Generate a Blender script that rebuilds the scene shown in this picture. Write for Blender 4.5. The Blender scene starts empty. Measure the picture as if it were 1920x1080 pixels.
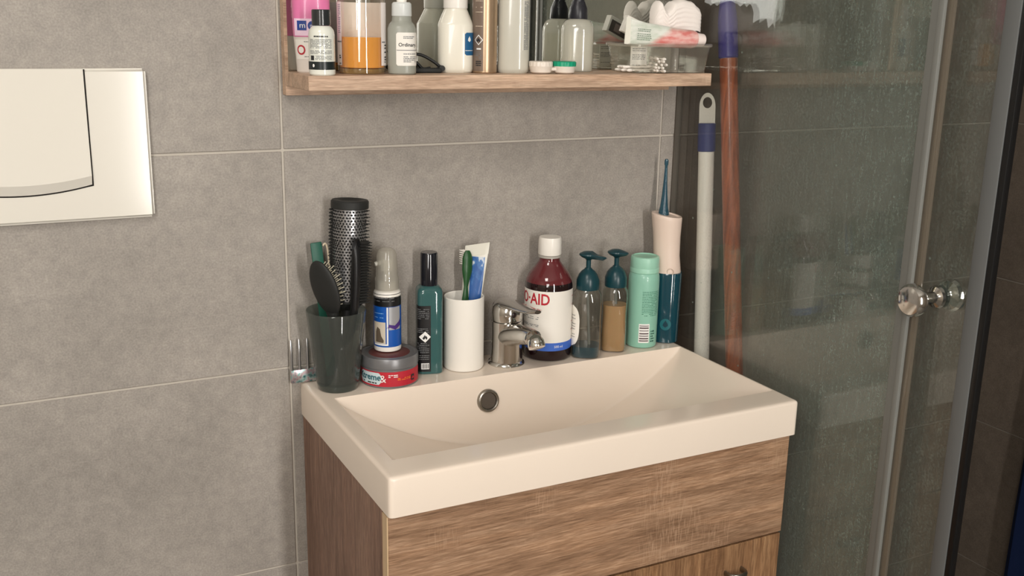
import bpy, bmesh, math, random
from math import pi, sin, cos, atan2, radians as rad
from mathutils import Vector, Matrix
random.seed(7)
S = bpy.context.scene
COL = S.collection
Z0 = 0.85                      # height of the washbasin top above the floor

# ------------------------------------------------------------------ camera, light, exposure
cam_d = bpy.data.cameras.new('camera'); cam = bpy.data.objects.new('camera', cam_d); COL.objects.link(cam)
YAW, PITCH, ROLL = 0.4777, 0.2538, 0.0200
fw = Vector((sin(YAW)*cos(PITCH), cos(YAW)*cos(PITCH), -sin(PITCH)))
rt = Vector((cos(YAW), -sin(YAW), 0)); up = rt.cross(fw)
r2 = cos(ROLL)*rt + sin(ROLL)*up; u2 = -sin(ROLL)*rt + cos(ROLL)*up
m = Matrix((r2, u2, -fw)).transposed().to_4x4(); m.translation = Vector((-0.353, -1.3435, 0.4934+Z0))
cam.matrix_world = m
cam_d.sensor_width = 36; cam_d.lens = 1939.3*36/1920; cam_d.clip_start = 0.02
S.camera = cam
S.view_settings.view_transform = 'Standard'; S.view_settings.look = 'None'
S.view_settings.exposure = 0.12; S.view_settings.gamma = 1.0; S.view_settings.use_curve_mapping = False
S.cycles.transparent_max_bounces = 32; S.cycles.max_bounces = 14; S.cycles.use_denoising = True
S.cycles.caustics_reflective = True; S.cycles.sample_clamp_indirect = 4

W = bpy.data.worlds.new('world'); S.world = W; W.use_nodes = True
W.node_tree.nodes['Background'].inputs[0].default_value = (0.9, 0.93, 1.0, 1)
W.node_tree.nodes['Background'].inputs[1].default_value = 0.15

def area(name, loc, target, sx, sy, power, col):
    l = bpy.data.lights.new(name, 'AREA'); l.shape = 'RECTANGLE'; l.size = sx; l.size_y = sy; l.energy = power; l.color = col
    o = bpy.data.objects.new(name, l); COL.objects.link(o); o.location = loc
    o.rotation_euler = (Vector(target)-Vector(loc)).to_track_quat('-Z', 'Y').to_euler(); return o
area('ceiling_lamp_light', (-0.85, -1.3, Z0+1.55), (-0.6, -.9, 0), 0.5, 0.5, 12.0, (1.0, 0.95, 0.88))
area('window_daylight', (0.225, -2.37, Z0+0.45), (0.15, 0, Z0+0.3), 0.085, 1.25, 17.0, (1.0, 0.97, 0.93))
area('left_fill_light', (-1.15, -2.30, Z0+0.85), (0.05, -.2, Z0+0.1), 0.6, 0.9, 20.0, (1.0, 0.97, 0.93))  # added fill from behind left of the camera

# ------------------------------------------------------------------ materials
def lin(h):
    if isinstance(h, str):
        h = h.lstrip('#'); c = [int(h[i:i+2], 16)/255 for i in (0, 2, 4)]
    else: c = [v/255 for v in h]
    return tuple((v/12.92 if v <= .04045 else ((v+.055)/1.055)**2.4) for v in c)+(1,)
class NT:
    def __init__(s, name):
        s.m = bpy.data.materials.new(name); s.m.use_nodes = True; s.t = s.m.node_tree; s.t.nodes.clear()
        s.out = s.t.nodes.new('ShaderNodeOutputMaterial')
    def n(s, typ, ins=None, **kw):
        nd = s.t.nodes.new('ShaderNode'+typ)
        for k, v in kw.items(): setattr(nd, k, v)
        for k, v in (ins or {}).items():
            if isinstance(v, bpy.types.NodeSocket): s.t.links.new(v, nd.inputs[k])
            else: nd.inputs[k].default_value = v
        return nd
    def link(s, a, b): s.t.links.new(a, b)
    def ramp(s, fac, stops):
        r = s.n('ValToRGB', {'Fac': fac}); e = r.color_ramp.elements
        e[0].position, e[0].color = stops[0]; e[1].position, e[1].color = stops[-1]
        for p, c in stops[1:-1]: q = e.new(p); q.color = c
        return r.outputs[0]
    def fres(s, ior):
        g = s.n('NewGeometry'); i = s.n('MapRange', {0: g.outputs['Backfacing'], 3: ior, 4: 1/ior}); return s.n('Fresnel', {'IOR': i.outputs[0]}).outputs[0]
    def coords(s, scale=(1, 1, 1), kind='Object', loc=(0, 0, 0)):
        tc = s.n('TexCoord'); mp = s.n('Mapping', {'Vector': tc.outputs[kind], 'Scale': scale, 'Location': loc}); return mp.outputs[0]
MATS = {}
def pbr(name, col, rough=.4, metal=0, trans=0, ior=1.45, coat=0, spec=.5, bump=0, bscale=200, sss=0, var=0):
    if name in MATS: return MATS[name]
    t = NT(name); c = lin(col)
    b = t.n('BsdfPrincipled', {'Base Color': c, 'Roughness': rough, 'Metallic': metal, 'Transmission Weight': trans, 'IOR': ior,
                               'Coat Weight': coat, 'Specular IOR Level': spec})
    if sss: b.inputs['Subsurface Weight'].default_value = sss; b.inputs['Subsurface Scale'].default_value = .01
    if bump or var:
        nz = t.n('TexNoise', {'Vector': t.coords(), 'Scale': bscale, 'Detail': 3.0})
        if bump:
            bp = t.n('Bump', {'Height': nz.outputs[0], 'Strength': bump, 'Distance': .0006}); t.link(bp.outputs[0], b.inputs['Normal'])
        if var:
            mx = t.n('MixRGB', {'Fac': nz.outputs[0], 'Color1': tuple(v*(1-var) for v in c[:3])+(1,), 'Color2': tuple(min(1, v*(1+var)) for v in c[:3])+(1,)})
            t.link(mx.outputs[0], b.inputs['Base Color'])
    t.link(b.outputs[0], t.out.inputs[0]); MATS[name] = t.m; return t.m
def thin(name, tint, haze=0, hazecol=(200, 200, 195), rough=.02, refl=1.0):
    """thin clear wall: tinted see-through, a little haze, Fresnel reflection"""
    if name in MATS: return MATS[name]
    t = NT(name)
    tr = t.n('BsdfTransparent', {'Color': lin(tint)})
    df = t.n('BsdfDiffuse', {'Color': lin(hazecol)}); tl = t.n('BsdfTranslucent', {'Color': lin(hazecol)})
    d2 = t.n('MixShader', {0: .5, 1: df.outputs[0], 2: tl.outputs[0]})
    m1 = t.n('MixShader', {0: haze, 1: tr.outputs[0], 2: d2.outputs[0]})
    lw = t.fres(1.45); mu = t.n('Math', {0: lw, 1: refl}, operation='MULTIPLY')
    gl = t.n('BsdfGlossy', {'Color': (1, 1, 1, 1), 'Roughness': rough})
    m2 = t.n('MixShader', {0: mu.outputs[0], 1: m1.outputs[0], 2: gl.outputs[0]})
    t.link(m2.outputs[0], t.out.inputs[0]); MATS[name] = t.m; return t.m
def tile_mat(name, base, dark=.82, sc=1.0):
    t = NT(name); oi = t.n('ObjectInfo')
    off = t.n('VectorMath', {0: oi.outputs['Location'], 1: (3.7, 5.1, 2.3)}, operation='MULTIPLY')
    tc = t.n('TexCoord'); ad = t.n('VectorMath', {0: tc.outputs['Object'], 1: off.outputs[0]}, operation='ADD')
    v = ad.outputs[0]
    n1 = t.n('TexNoise', {'Vector': v, 'Scale': 5.0*sc, 'Detail': 6.0, 'Roughness': .6})
    n2 = t.n('TexNoise', {'Vector': v, 'Scale': 60.0*sc, 'Detail': 5.0, 'Roughness': .7})
    n3 = t.n('TexNoise', {'Vector': v, 'Scale': 420.0*sc, 'Detail': 2.0})
    b = lin(base); lo = tuple(x*dark for x in b[:3])+(1,); hi = tuple(min(1, x*1.16) for x in b[:3])+(1,)
    c1 = t.ramp(n1.outputs[0], [(.3, lo), (.7, hi)])
    c2 = t.ramp(n2.outputs[0], [(.25, (.80, .80, .80, 1)), (.75, (1.12, 1.11, 1.10, 1))])
    c3 = t.ramp(n3.outputs[0], [(.3, (.86, .86, .86, 1)), (.7, (1.12, 1.12, 1.12, 1))])
    ma = t.n('MixRGB', {'Fac': 1.0, 'Color1': c1, 'Color2': c2}, blend_type='MULTIPLY')
    mb = t.n('MixRGB', {'Fac': 1.0, 'Color1': ma.outputs[0], 'Color2': c3}, blend_type='MULTIPLY')
    rr = t.n('MapRange', {0: n2.outputs[0], 3: .45, 4: .7})
    bp = t.n('Bump', {'Height': n2.outputs[0], 'Strength': .12, 'Distance': .001})
    bs = t.n('BsdfPrincipled', {'Base Color': mb.outputs[0], 'Roughness': rr.outputs[0], 'Normal': bp.outputs[0], 'Specular IOR Level': .35})
    t.link(bs.outputs[0], t.out.inputs[0]); return t.m
def wood_mat(name, axis, light, mid, dark, k=1.0, rough=.5, hatch=.5):
    """rough-sawn oak laminate; grain runs along axis (0 = X, 1 = Y, 2 = Z)"""
    t = NT(name)
    st = [330.0*k]*3; st[axis] = 20.0*k
    fine = [900.0*k]*3; fine[axis] = 60.0*k
    wv = t.coords(tuple([38.0*k if i != axis else 3.0*k for i in range(3)]))
    v1 = t.coords(tuple(st)); v2 = t.coords(tuple(fine))
    n0 = t.n('TexNoise', {'Vector': wv, 'Scale': 1.0, 'Detail': 3.0, 'Distortion': 1.2})
    n1 = t.n('TexNoise', {'Vector': v1, 'Scale': 1.0, 'Detail': 5.0, 'Roughness': .65, 'Distortion': .4})
    n2 = t.n('TexNoise', {'Vector': v2, 'Scale': 1.0, 'Detail': 2.0})
    # saw marks across the grain, in patches
    hx = [60.0*k]*3; hx[axis] = 700.0*k
    n3 = t.n('TexNoise', {'Vector': t.coords(tuple(hx)), 'Scale': 1.0, 'Detail': 1.0})
    n4 = t.n('TexNoise', {'Vector': t.coords((9, 9, 9)), 'Scale': 1.0, 'Detail': 1.0})
    cr = 2 if axis != 2 else 0                                  # cathedral bands across the grain
    ws = [1.0, 1.0, 1.0]; ws[axis] = .16
    wvt = t.n('TexWave', {'Vector': t.coords(tuple(ws), loc=(.31, .17, .05)), 'Scale': 9.0*k, 'Distortion': 9.0, 'Detail': 3.0, 'Detail Scale': 1.6}, bands_direction='XYZ'[cr])
    mixg = t.n('MixRGB', {'Fac': .11, 'Color1': n1.outputs[0], 'Color2': wvt.outputs[0]})
    base = t.ramp(mixg.outputs[0], [(.24, lin(dark)), (.48, lin(mid)), (.74, lin(light))])
    big = t.ramp(n0.outputs[0], [(.35, (.80, .78, .76, 1)), (.5, (1.0, 1.0, 1.0, 1)), (.65, (1.14, 1.12, 1.09, 1))])
    fn = t.ramp(n2.outputs[0], [(.35, (.80, .78, .76, 1)), (.65, (1.10, 1.10, 1.10, 1))])
    a = t.n('MixRGB', {'Fac': 1.0, 'Color1': base, 'Color2': big}, blend_type='MULTIPLY')
    b = t.n('MixRGB', {'Fac': 1.0, 'Color1': a.outputs[0], 'Color2': fn}, blend_type='MULTIPLY')
    p3 = t.n('MapRange', {0: n3.outputs[0], 1: .52, 2: .66}); p4 = t.n('MapRange', {0: n4.outputs[0], 1: .54, 2: .66})
    pp = t.n('Math', {0: p3.outputs[0], 1: p4.outputs[0]}, operation='MULTIPLY')
    ph = t.n('Math', {0: pp.outputs[0], 1: hatch}, operation='MULTIPLY')
    c = t.n('MixRGB', {'Fac': ph.outputs[0], 'Color1': b.outputs[0], 'Color2': lin(light)})
    bp = t.n('Bump', {'Height': n1.outputs[0], 'Strength': .15, 'Distance': .0008})
    bs = t.n('BsdfPrincipled', {'Base Color': c.outputs[0], 'Roughness': rough, 'Normal': bp.outputs[0], 'Specular IOR Level': .35})
    t.link(bs.outputs[0], t.out.inputs[0]); return t.m
def shower_glass_mat(name, tint, amount, start):
    """glass with dried water: fine vertical runs, limescale haze and a few bright drops"""
    t = NT(name)
    tc = t.n('TexCoord'); sx = t.n('SeparateXYZ', {0: tc.outputs['Object']})
    v1 = t.coords((60, 190, 34)); v2 = t.coords((9, 9, 5)); v3 = t.coords((330, 330, 300))
    n1 = t.n('TexNoise', {'Vector': v1, 'Scale': 1.0, 'Detail': 4.0, 'Roughness': .7})
    n2 = t.n('TexNoise', {'Vector': v2, 'Scale': 1.0, 'Detail': 3.0})
    n3 = t.n('TexNoise', {'Vector': v3, 'Scale': 1.0, 'Detail': 2.0})
    gy = t.n('MapRange', {0: sx.outputs[1], 1: start, 2: start-.43, 3: 0.0, 4: 1.25})
    a = t.n('MapRange', {0: n1.outputs[0], 1: .38, 2: .68}); b = t.n('MapRange', {0: n2.outputs[0], 1: .3, 2: .7, 3: .45, 4: 1.0})
    g = t.n('MapRange', {0: n3.outputs[0], 1: .46, 2: .58, 3: .12, 4: 1.0})
    m1 = t.n('Math', {0: a.outputs[0], 1: b.outputs[0]}, operation='MULTIPLY')
    m2 = t.n('Math', {0: m1.outputs[0], 1: g.outputs[0]}, operation='MULTIPLY')
    m2a = t.n('Math', {0: m2.outputs[0], 1: .16}, operation='ADD')
    m2b = t.n('Math', {0: m2a.outputs[0], 1: gy.outputs[0]}, operation='MULTIPLY')
    m3 = t.n('Math', {0: m2b.outputs[0], 1: amount}, operation='MULTIPLY')
    vo = t.n('TexVoronoi', {'Vector': t.coords((1, 1, 1)), 'Scale': 34.0, 'Randomness': 1.0})
    wn = t.n('SeparateXYZ', {0: vo.outputs['Color']})
    sp = t.n('Math', {0: vo.outputs['Distance'], 1: .055}, operation='LESS_THAN')
    pk = t.n('Math', {0: wn.outputs[0], 1: .80}, operation='GREATER_THAN')
    sp2 = t.n('Math', {0: sp.outputs[0], 1: pk.outputs[0]}, operation='MULTIPLY')
    sp3 = t.n('Math', {0: sp2.outputs[0], 1: .75}, operation='MULTIPLY')
    mx = t.n('Math', {0: m3.outputs[0], 1: sp3.outputs[0]}, operation='MAXIMUM')
    tr = t.n('BsdfTransparent', {'Color': lin(tint)})
    df = t.n('BsdfDiffuse', {'Color': lin((150, 163, 155))}); tl = t.n('BsdfTranslucent', {'Color': lin((150, 163, 155))})
    dd = t.n('MixShader', {0: .4, 1: df.outputs[0], 2: tl.outputs[0]})
    s1 = t.n('MixShader', {0: mx.outputs[0], 1: tr.outputs[0], 2: dd.outputs[0]})
    gl = t.n('BsdfGlossy', {'Roughness': .015})
    s2 = t.n('MixShader', {0: t.fres(1.5), 1: s1.outputs[0], 2: gl.outputs[0]})
    t.link(s2.outputs[0], t.out.inputs[0]); return t.m
def emis(name, col, st):
    t = NT(name); e = t.n('Emission', {'Color': lin(col), 'Strength': st}); t.link(e.outputs[0], t.out.inputs[0]); return t.m

TILE = tile_mat('wall_tile', (161, 155, 148)); SHADE_TILE = tile_mat('shaded_tile', (97, 87, 78))  # second is the same wall tile darkened, shower shade put into its colour
GROUT = pbr('grout', (196, 189, 178), .8, bump=.3, bscale=300); SHADE_GROUT = pbr('shaded_grout', (120, 112, 102), .8)  # second grout darkened likewise, shade put into the colour
FLOORM = tile_mat('floor_tile', (120, 114, 106)); PAINT = pbr('ceiling_paint', (215, 212, 205), .9)
WOODH = wood_mat('oak_horizontal', 0, (186, 154, 126), (152, 120, 94), (114, 86, 65))
WOODV = wood_mat('oak_vertical', 2, (176, 140, 104), (138, 103, 73), (98, 70, 48), hatch=.15)
WOODS = wood_mat('oak_side', 2, (160, 130, 112), (134, 105, 90), (102, 77, 65), hatch=.1)
WOODP = wood_mat('oak_shelf', 0, (216, 190, 166), (198, 169, 146), (176, 146, 123), hatch=.2)
BAND = pbr('edge_band', (206, 178, 142), .5); DARK = pbr('dark_gap', (26, 20, 16), .8)
CERAM = pbr('basin_resin', (234, 220, 205), .22, coat=.3, var=.03, bscale=6)
CHROME = pbr('chrome', (206, 204, 200), .12, metal=1, var=.05, bscale=40); CHROMED = pbr('chrome_dull', (150, 146, 138), .28, metal=1)
STEEL = pbr('brushed_steel', (200, 200, 202), .3, metal=1)
WHITE = pbr('white_plastic', (240, 236, 228), .3); WHITEG = pbr('white_gloss', (226, 222, 212), .12, coat=.2)
WARMW = pbr('flosser_white', (226, 206, 192), .35); BLACK = pbr('black_plastic', (22, 22, 24), .35)
BLACKG = pbr('black_gloss', (20, 22, 30), .12, coat=.5); SOFTB = pbr('matt_black', (34, 35, 34), .6)
INK = pbr('black_ink', (40, 40, 42), .6); GINK = pbr('grey_ink', (120, 122, 124), .6); WINK = pbr('white_ink', (235, 235, 232), .5)
RED = pbr('red_ink', (184, 36, 52), .5); BLUE = pbr('blue_ink', (60, 104, 196), .5); ORANGE = pbr('orange_ink', (230, 120, 50), .5)
PAPER = pbr('paper_label', (236, 232, 224), .55); NAVYL = pbr('navy_label', (34, 64, 140), .5)
TEALD = pbr('dark_teal_plastic', (20, 60, 68), .3); MIRROR = pbr('mirror_silver', (214, 216, 212), 0.0, metal=1)

# ------------------------------------------------------------------ helpers
def obj(name, bm, mat, parent=None, smooth=True, kind=None, label=None, auto=35):
    me = bpy.data.meshes.new(name); bm.to_mesh(me); bm.free()
    mats = mat if isinstance(mat, (list, tuple)) else [mat]
    for q in mats: me.materials.append(q)
    if smooth:
        for p in me.polygons: p.use_smooth = True
        try: me.set_sharp_from_angle(angle=rad(auto))
        except Exception: pass
    o = bpy.data.objects.new(name, me); COL.objects.link(o)
    if parent is not None: o.parent = parent
    if name == 'small_print': kind = 'stuff'              # rows of tiny illegible print
    if kind: o['kind'] = kind
    if label: o['label'] = label
    return o
def tag(o, label, cat, group=None):
    o['label'] = label; o['category'] = cat
    if group: o['group'] = group
    return o
def thing(name, label, cat, loc, rz=0, group=None):
    o = bpy.data.objects.new(name, None); COL.objects.link(o); o.empty_display_size = .02
    o.location = (loc[0], loc[1], loc[2]+Z0); o.rotation_euler = (0, 0, rz); return tag(o, label, cat, group)
def struct(name, bm, mat, parent=None, smooth=False):
    o = obj(name, bm, mat, parent, smooth)
    if parent is None: o['kind'] = 'structure'; o.location = (0, 0, Z0)
    return o
def face_cam(x, y): return atan2(-1.3435-y, -0.353-x)+pi/2      # turn so that local -Y looks into the room where the photo stands
def add_box(bm, x0, x1, y0, y1, z0, z1, bev=0, seg=2, mi=0):
    v = [bm.verts.new((x, y, z)) for z in (z0, z1) for y in (y0, y1) for x in (x0, x1)]
    fs = [bm.faces.new([v[i] for i in f]) for f in ((0, 2, 3, 1), (4, 5, 7, 6), (0, 1, 5, 4), (2, 6, 7, 3), (0, 4, 6, 2), (1, 3, 7, 5))]
    for f in fs: f.material_index = mi
    if bev:
        es = list({e for f in fs for e in f.edges})
        bmesh.ops.bevel(bm, geom=es, offset=bev, segments=seg, affect='EDGES', profile=.5)
    return bm
def box(*a, **k): return add_box(bmesh.new(), *a, **k)
def lathe(bm, prof, seg=48, cx=0, cy=0, close=False):
    """prof: list of (r, z) from one end to the other; r = 0 closes an end in a point"""
    rings = []
    for r, z in prof:
        if r < 1e-6: rings.append([bm.verts.new((cx, cy, z))])
        else: rings.append([bm.verts.new((cx+r*cos(2*pi*i/seg), cy+r*sin(2*pi*i/seg), z)) for i in range(seg)])
    return join_rings(bm, rings, seg)
def join_rings(bm, rings, seg):
    for a, b in zip(rings, rings[1:]):
        for i in range(seg):
            j = (i+1) % seg
            if len(a) == 1 and len(b) == 1: continue
            if len(a) == 1: bm.faces.new((a[0], b[j], b[i]))
            elif len(b) == 1: bm.faces.new((a[i], a[j], b[0]))
            else: bm.faces.new((a[i], a[j], b[j], b[i]))
    bmesh.ops.recalc_face_normals(bm, faces=bm.faces[:])
    return bm
class Surf:
    """bottle skin: rings (z, a, b, p) of superellipses around (0,0)"""
    def __init__(s, rings): s.r = rings
    def at(s, z):
        R = s.r
        if z <= R[0][0]: return R[0][1:]
        for q0, q1 in zip(R, R[1:]):
            if q0[0] <= z <= q1[0] and q1[0] > q0[0]:
                f = (z-q0[0])/(q1[0]-q0[0]); return tuple(q0[i]+(q1[i]-q0[i])*f for i in (1, 2, 3))
        return R[-1][1:]
    def rr(s, th, z, off=0):
        a, b, p = s.at(z); return (abs(cos(th)/a)**p+abs(sin(th)/b)**p)**(-1/p)+off
    def pt(s, th, z, off=0):
        r = s.rr(th, z, off); return (r*cos(th), r*sin(th), z)
    def mesh(s, seg=56, off=0, z0=None, z1=None, cap=True, bm=None):
        bm = bm or bmesh.new(); rings = []
        zs = [q for q in s.r if (z0 is None or q[0] >= z0-1e-9) and (z1 is None or q[0] <= z1+1e-9)]
        if z0 is not None and (not zs or zs[0][0] > z0+1e-6): zs = [(z0,)+tuple(s.at(z0))]+zs
        if z1 is not None and zs[-1][0] < z1-1e-6: zs = zs+[(z1,)+tuple(s.at(z1))]
        if cap: rings.append([bm.verts.new((0, 0, zs[0][0]))])
        for z, a, b, p in zs:
            q = Surf([(z, a, b, p)])
            rings.append([bm.verts.new(q.pt(2*pi*i/seg, z, off)) for i in range(seg)])
        if cap: rings.append([bm.verts.new((0, 0, zs[-1][0]))])
        return join_rings(bm, rings, seg)
    def patch(s, t0, t1, z0, z1, off=.0003, nz=2, corner=0, bm=None):
        """piece of the skin between two angles and heights (degrees; -90 faces the room)"""
        bm = bm or bmesh.new(); n = max(2, int(abs(t1-t0)/5)); g = []
        for j in range(nz+1):
            row = []
            for i in range(n+1):
                f = i/n; lo, hi = z0, z1
                if corner:
                    d = min(f, 1-f)*rad(abs(t1-t0))*s.rr(rad((t0+t1)/2), (z0+z1)/2)
                    if d < corner: c = corner-math.sqrt(max(0, corner**2-(corner-d)**2)); lo += c; hi -= c
                row.append(bm.verts.new(s.pt(rad(t0+(t1-t0)*f), lo+(hi-lo)*j/nz, off)))
            g.append(row)
        for j in range(nz):
            for i in range(n): bm.faces.new((g[j][i], g[j][i+1], g[j+1][i+1], g[j+1][i]))
        return bm
    def decal(s, t0, zc, poly, off=.0006, bm=None):
        bm = bm or bmesh.new(); R = s.rr(rad(t0), zc)
        if len(poly) > 8 and max(abs(x) for x, y in poly) < .0015: bm.faces.new([bm.verts.new(s.pt(rad(t0)+x/R, zc+y, off)) for x, y in poly]); return bm
        b = bmesh.new(); b.faces.new([b.verts.new((x, y, 0)) for x, y in poly]); bmesh.ops.triangulate(b, faces=b.faces[:])
        bmesh.ops.subdivide_edges(b, edges=b.edges[:], cuts=3, use_grid_fill=True); b.verts.index_update()
        vs = [bm.verts.new(s.pt(rad(t0)+v.co.x/R, zc+v.co.y, off)) for v in b.verts]
        for f in b.faces: bm.faces.new([vs[v.index] for v in f.verts])
        b.free(); return bm
    def wrap(s, bm, t0, zc, off=.0006):
        R = s.rr(rad(t0), zc)
        for v in bm.verts: v.co = s.pt(rad(t0)+v.co.x/R, zc+v.co.y, off+v.co.z)
        return bm
    def lines(s, t0, t1, zs, h=.0007, off=.0006, seed=1, bm=None, gap=.2):
        bm = bm or bmesh.new(); rn = random.Random(seed)
        for z in zs:
            t = t0
            while t < t1-1:
                w = rn.uniform(2.5, 9); e = min(t1, t+w)
                if rn.random() > gap*.5: s.patch(t, e, z, z+h, off, nz=1, bm=bm)
                t = e+rn.uniform(.8, 2.0)
        return bm
def text_bm(txt, size, align='CENTER', bold=0):
    c = bpy.data.curves.new('lettering', 'FONT'); c.body = txt; c.size = size; c.align_x = align; c.align_y = 'CENTER'; c.resolution_u = 3; c.offset = bold
    o = bpy.data.objects.new('lettering', c); COL.objects.link(o); bpy.context.view_layer.update()
    me = bpy.data.meshes.new_from_object(o); bm = bmesh.new(); bm.from_mesh(me)
    bpy.data.objects.remove(o); bpy.data.curves.remove(c); bpy.data.meshes.remove(me)
    return bm
def tube(bm, pts, radii, seg=12, flat=None, cap=True):
    """sweep circles (or flattened ellipses: flat = (wide, thin) multipliers, wide along 'side') along pts"""
    pts = [Vector(p) for p in pts]; n = len(pts)
    if not isinstance(radii, (list, tuple)): radii = [radii]*n
    rings = []; ref = None
    for i, p in enumerate(pts):
        t = (pts[min(i+1, n-1)]-pts[max(i-1, 0)]).normalized()
        if ref is None: ref = Vector((0, 0, 1)) if abs(t.z) < .9 else Vector((0, 1, 0))
        a = (ref-t*ref.dot(t)).normalized(); ref = a; b = t.cross(a)
        fa, fb = flat if flat else (1, 1)
        rings.append([bm.verts.new(p+a*radii[i]*fa*cos(2*pi*k/seg)+b*radii[i]*fb*sin(2*pi*k/seg)) for k in range(seg)])
    if cap: rings = [[bm.verts.new(pts[0])]]+rings+[[bm.verts.new(pts[-1])]]
    return join_rings(bm, rings, seg)
def curve_pts(ctrl, n=8):
    P = [Vector(p) for p in ctrl]; P = [P[0]*2-P[1]]+P+[P[-1]*2-P[-2]]; out = []
    for i in range(1, len(P)-2):
        for k in range(n):
            t = k/n; a, b, c, d = P[i-1:i+3]
            out.append(.5*((2*b)+(c-a)*t+(2*a-5*b+4*c-d)*t*t+(3*b-a-3*c+d)*t**3))
    out.append(P[-2]); return out
def extrude_poly(bm, poly, y0, y1, mi=0):
    """poly in XZ, extruded along Y"""
    a = [bm.verts.new((x, y0, z)) for x, z in poly]; b = [bm.verts.new((x, y1, z)) for x, z in poly]; n = len(poly)
    fs = [bm.faces.new(a), bm.faces.new(b[::-1])]+[bm.faces.new((a[i], b[i], b[(i+1) % n], a[(i+1) % n])) for i in range(n)]
    for f in fs: f.material_index = mi
    bmesh.ops.recalc_face_normals(bm, faces=fs); return bm
def xform(bm, mtx): bmesh.ops.transform(bm, matrix=mtx, verts=bm.verts[:]); return bm
def flame(k=1.0): return [(x*k, y*k) for x, y in ((-.9, -1.0), (-1.1, -.3), (-.6, .4), (-.1, 1.3), (.25, .5), (.5, .8), (1.0, 0), (.9, -1.0), (.3, -1.0), (.1, -.2), (-.3, -1.0))]

# ------------------------------------------------------------------ the room
JZ = 0.3219                                            # a horizontal joint of the tile grid, above the basin top
RX = 1.40; FY = -2.40; LX = -1.70; CZ = 1.60; FZ = -Z0 # right wall, front wall, left wall, ceiling, floor
back = struct('wall_back', box(LX-.1, RX+.1, .0022, .1, FZ, CZ), GROUT)
G = .0016                                              # half a joint
def tiles(parent, mat, axis, a0, a1, z0, z1, const, ua, first):
    """tiles ua wide in a plane; axis 0: plane y = const facing -y, axis 1: plane x = const facing -x"""
    mesh = None; k0 = math.floor((a0-first)/ua)
    for k in range(k0, k0+40):
        s, e = max(a0, first+k*ua), min(a1, first+(k+1)*ua)
        if e-s < .01: continue
        for j in range(-5, 6):
            b, t = max(z0, JZ+(j-1)*.3), min(z1, JZ+j*.3)
            if t-b < .01: continue
            full = abs(e-s-ua) < 1e-4 and abs(t-b-.3) < 1e-4
            w, h = (e-s)/2-G, (t-b)/2-G
            if full and mesh: me = mesh
            else:
                if axis == 0: bm = box(-w, w, 0, .008, -h, h, bev=.0008, seg=1)
                else: bm = box(0, .008, -w, w, -h, h, bev=.0008, seg=1)
                me = bpy.data.meshes.new('tile'); bm.to_mesh(me); bm.free(); me.materials.append(mat)
                if full: mesh = me
            o = bpy.data.objects.new('tile', me); COL.objects.link(o); o.parent = parent
            o.location = ((s+e)/2, const, (b+t)/2) if axis == 0 else (const, (s+e)/2, (b+t)/2)
tiles(back, TILE, 0, LX, .635, FZ, CZ, 0, .6, 0.0)
backs = struct('wall_back_shower', box(.636, RX+.1, .0018, .012, FZ, CZ), SHADE_GROUT)
tiles(backs, SHADE_TILE, 0, .637, RX, FZ, CZ, 0, .6, 0.0)
right = struct('wall_right', box(RX+.0022, RX+.1, FY-.1, 0, FZ, CZ), SHADE_GROUT)
tiles(right, SHADE_TILE, 1, -1.25, -.001, FZ, CZ, RX, .6, -.02)
struct('wall_left', box(LX-.1, LX, FY, 0, FZ, CZ), pbr('left_wall_plaster', (196, 186, 172), .85))
wf = bmesh.new()                                       # wall behind the camera, with an opening for the tall narrow window
WX0, WX1, WZ0, WZ1 = .17, .28, -.20, 1.10
add_box(wf, LX-.1, WX0, FY-.1, FY, FZ, CZ); add_box(wf, WX1, RX+.1, FY-.1, FY, FZ, CZ)
add_box(wf, WX0, WX1, FY-.1, FY, FZ, WZ0); add_box(wf, WX0, WX1, FY-.1, FY, WZ1, CZ)
struct('wall_front', wf, pbr('front_wall_plaster', (206, 196, 184), .85))
wn = bmesh.new()
for a in ((WX0, WX0+.012, WZ0, WZ1), (WX1-.012, WX1, WZ0, WZ1), (WX0, WX1, WZ0, WZ0+.012), (WX0, WX1, WZ1-.012, WZ1)):
    add_box(wn, a[0], a[1], FY-.05, FY-.02, a[2], a[3])
win = struct('window_1', wn, WHITE)
obj('pane', box(WX0+.012, WX1-.012, FY-.042, FY-.038, WZ0+.012, WZ1-.012), emis('daylit_pane', (255, 247, 236), 14.0), win, smooth=False)
struct('ceiling', box(LX-.1, RX+.1, FY-.1, .1, CZ, CZ+.1), PAINT)
fl = struct('floor', box(LX-.1, RX+.1, FY-.1, .1, FZ-.1, FZ-.004), GROUT)
fm = bmesh.new(); add_box(fm, -.2985, .2985, -.2985, .2985, 0, .004, bev=.0006, seg=1)
fme = bpy.data.meshes.new('tile'); fm.to_mesh(fme); fm.free(); fme.materials.append(FLOORM)
for i in range(6):
    for j in range(4):
        o = bpy.data.objects.new('tile', fme); COL.objects.link(o); o.parent = fl; o.location = (LX+.3+i*.6-.2, FY+.3+j*.6, FZ-.004)

# ------------------------------------------------------------------ flush plate
t = thing('flush_plate', 'large white glossy toilet flush plate set flat on the tiled wall', 'flush plate', (-.29, 0, .3385))
poly = [(-.124, -.0915), (.124, -.0915), (.1238, .0895), (-.1238, .0895)]
bm = bmesh.new(); extrude_poly(bm, poly, -.012, .001)
bmesh.ops.bevel(bm, geom=[e for e in bm.edges if abs(e.verts[0].co.y+.012) < 1e-5 or abs(e.verts[1].co.y+.012) < 1e-5], offset=.0035, segments=3, affect='EDGES')
obj('plate', bm, WHITEG, t, auto=50)
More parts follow.
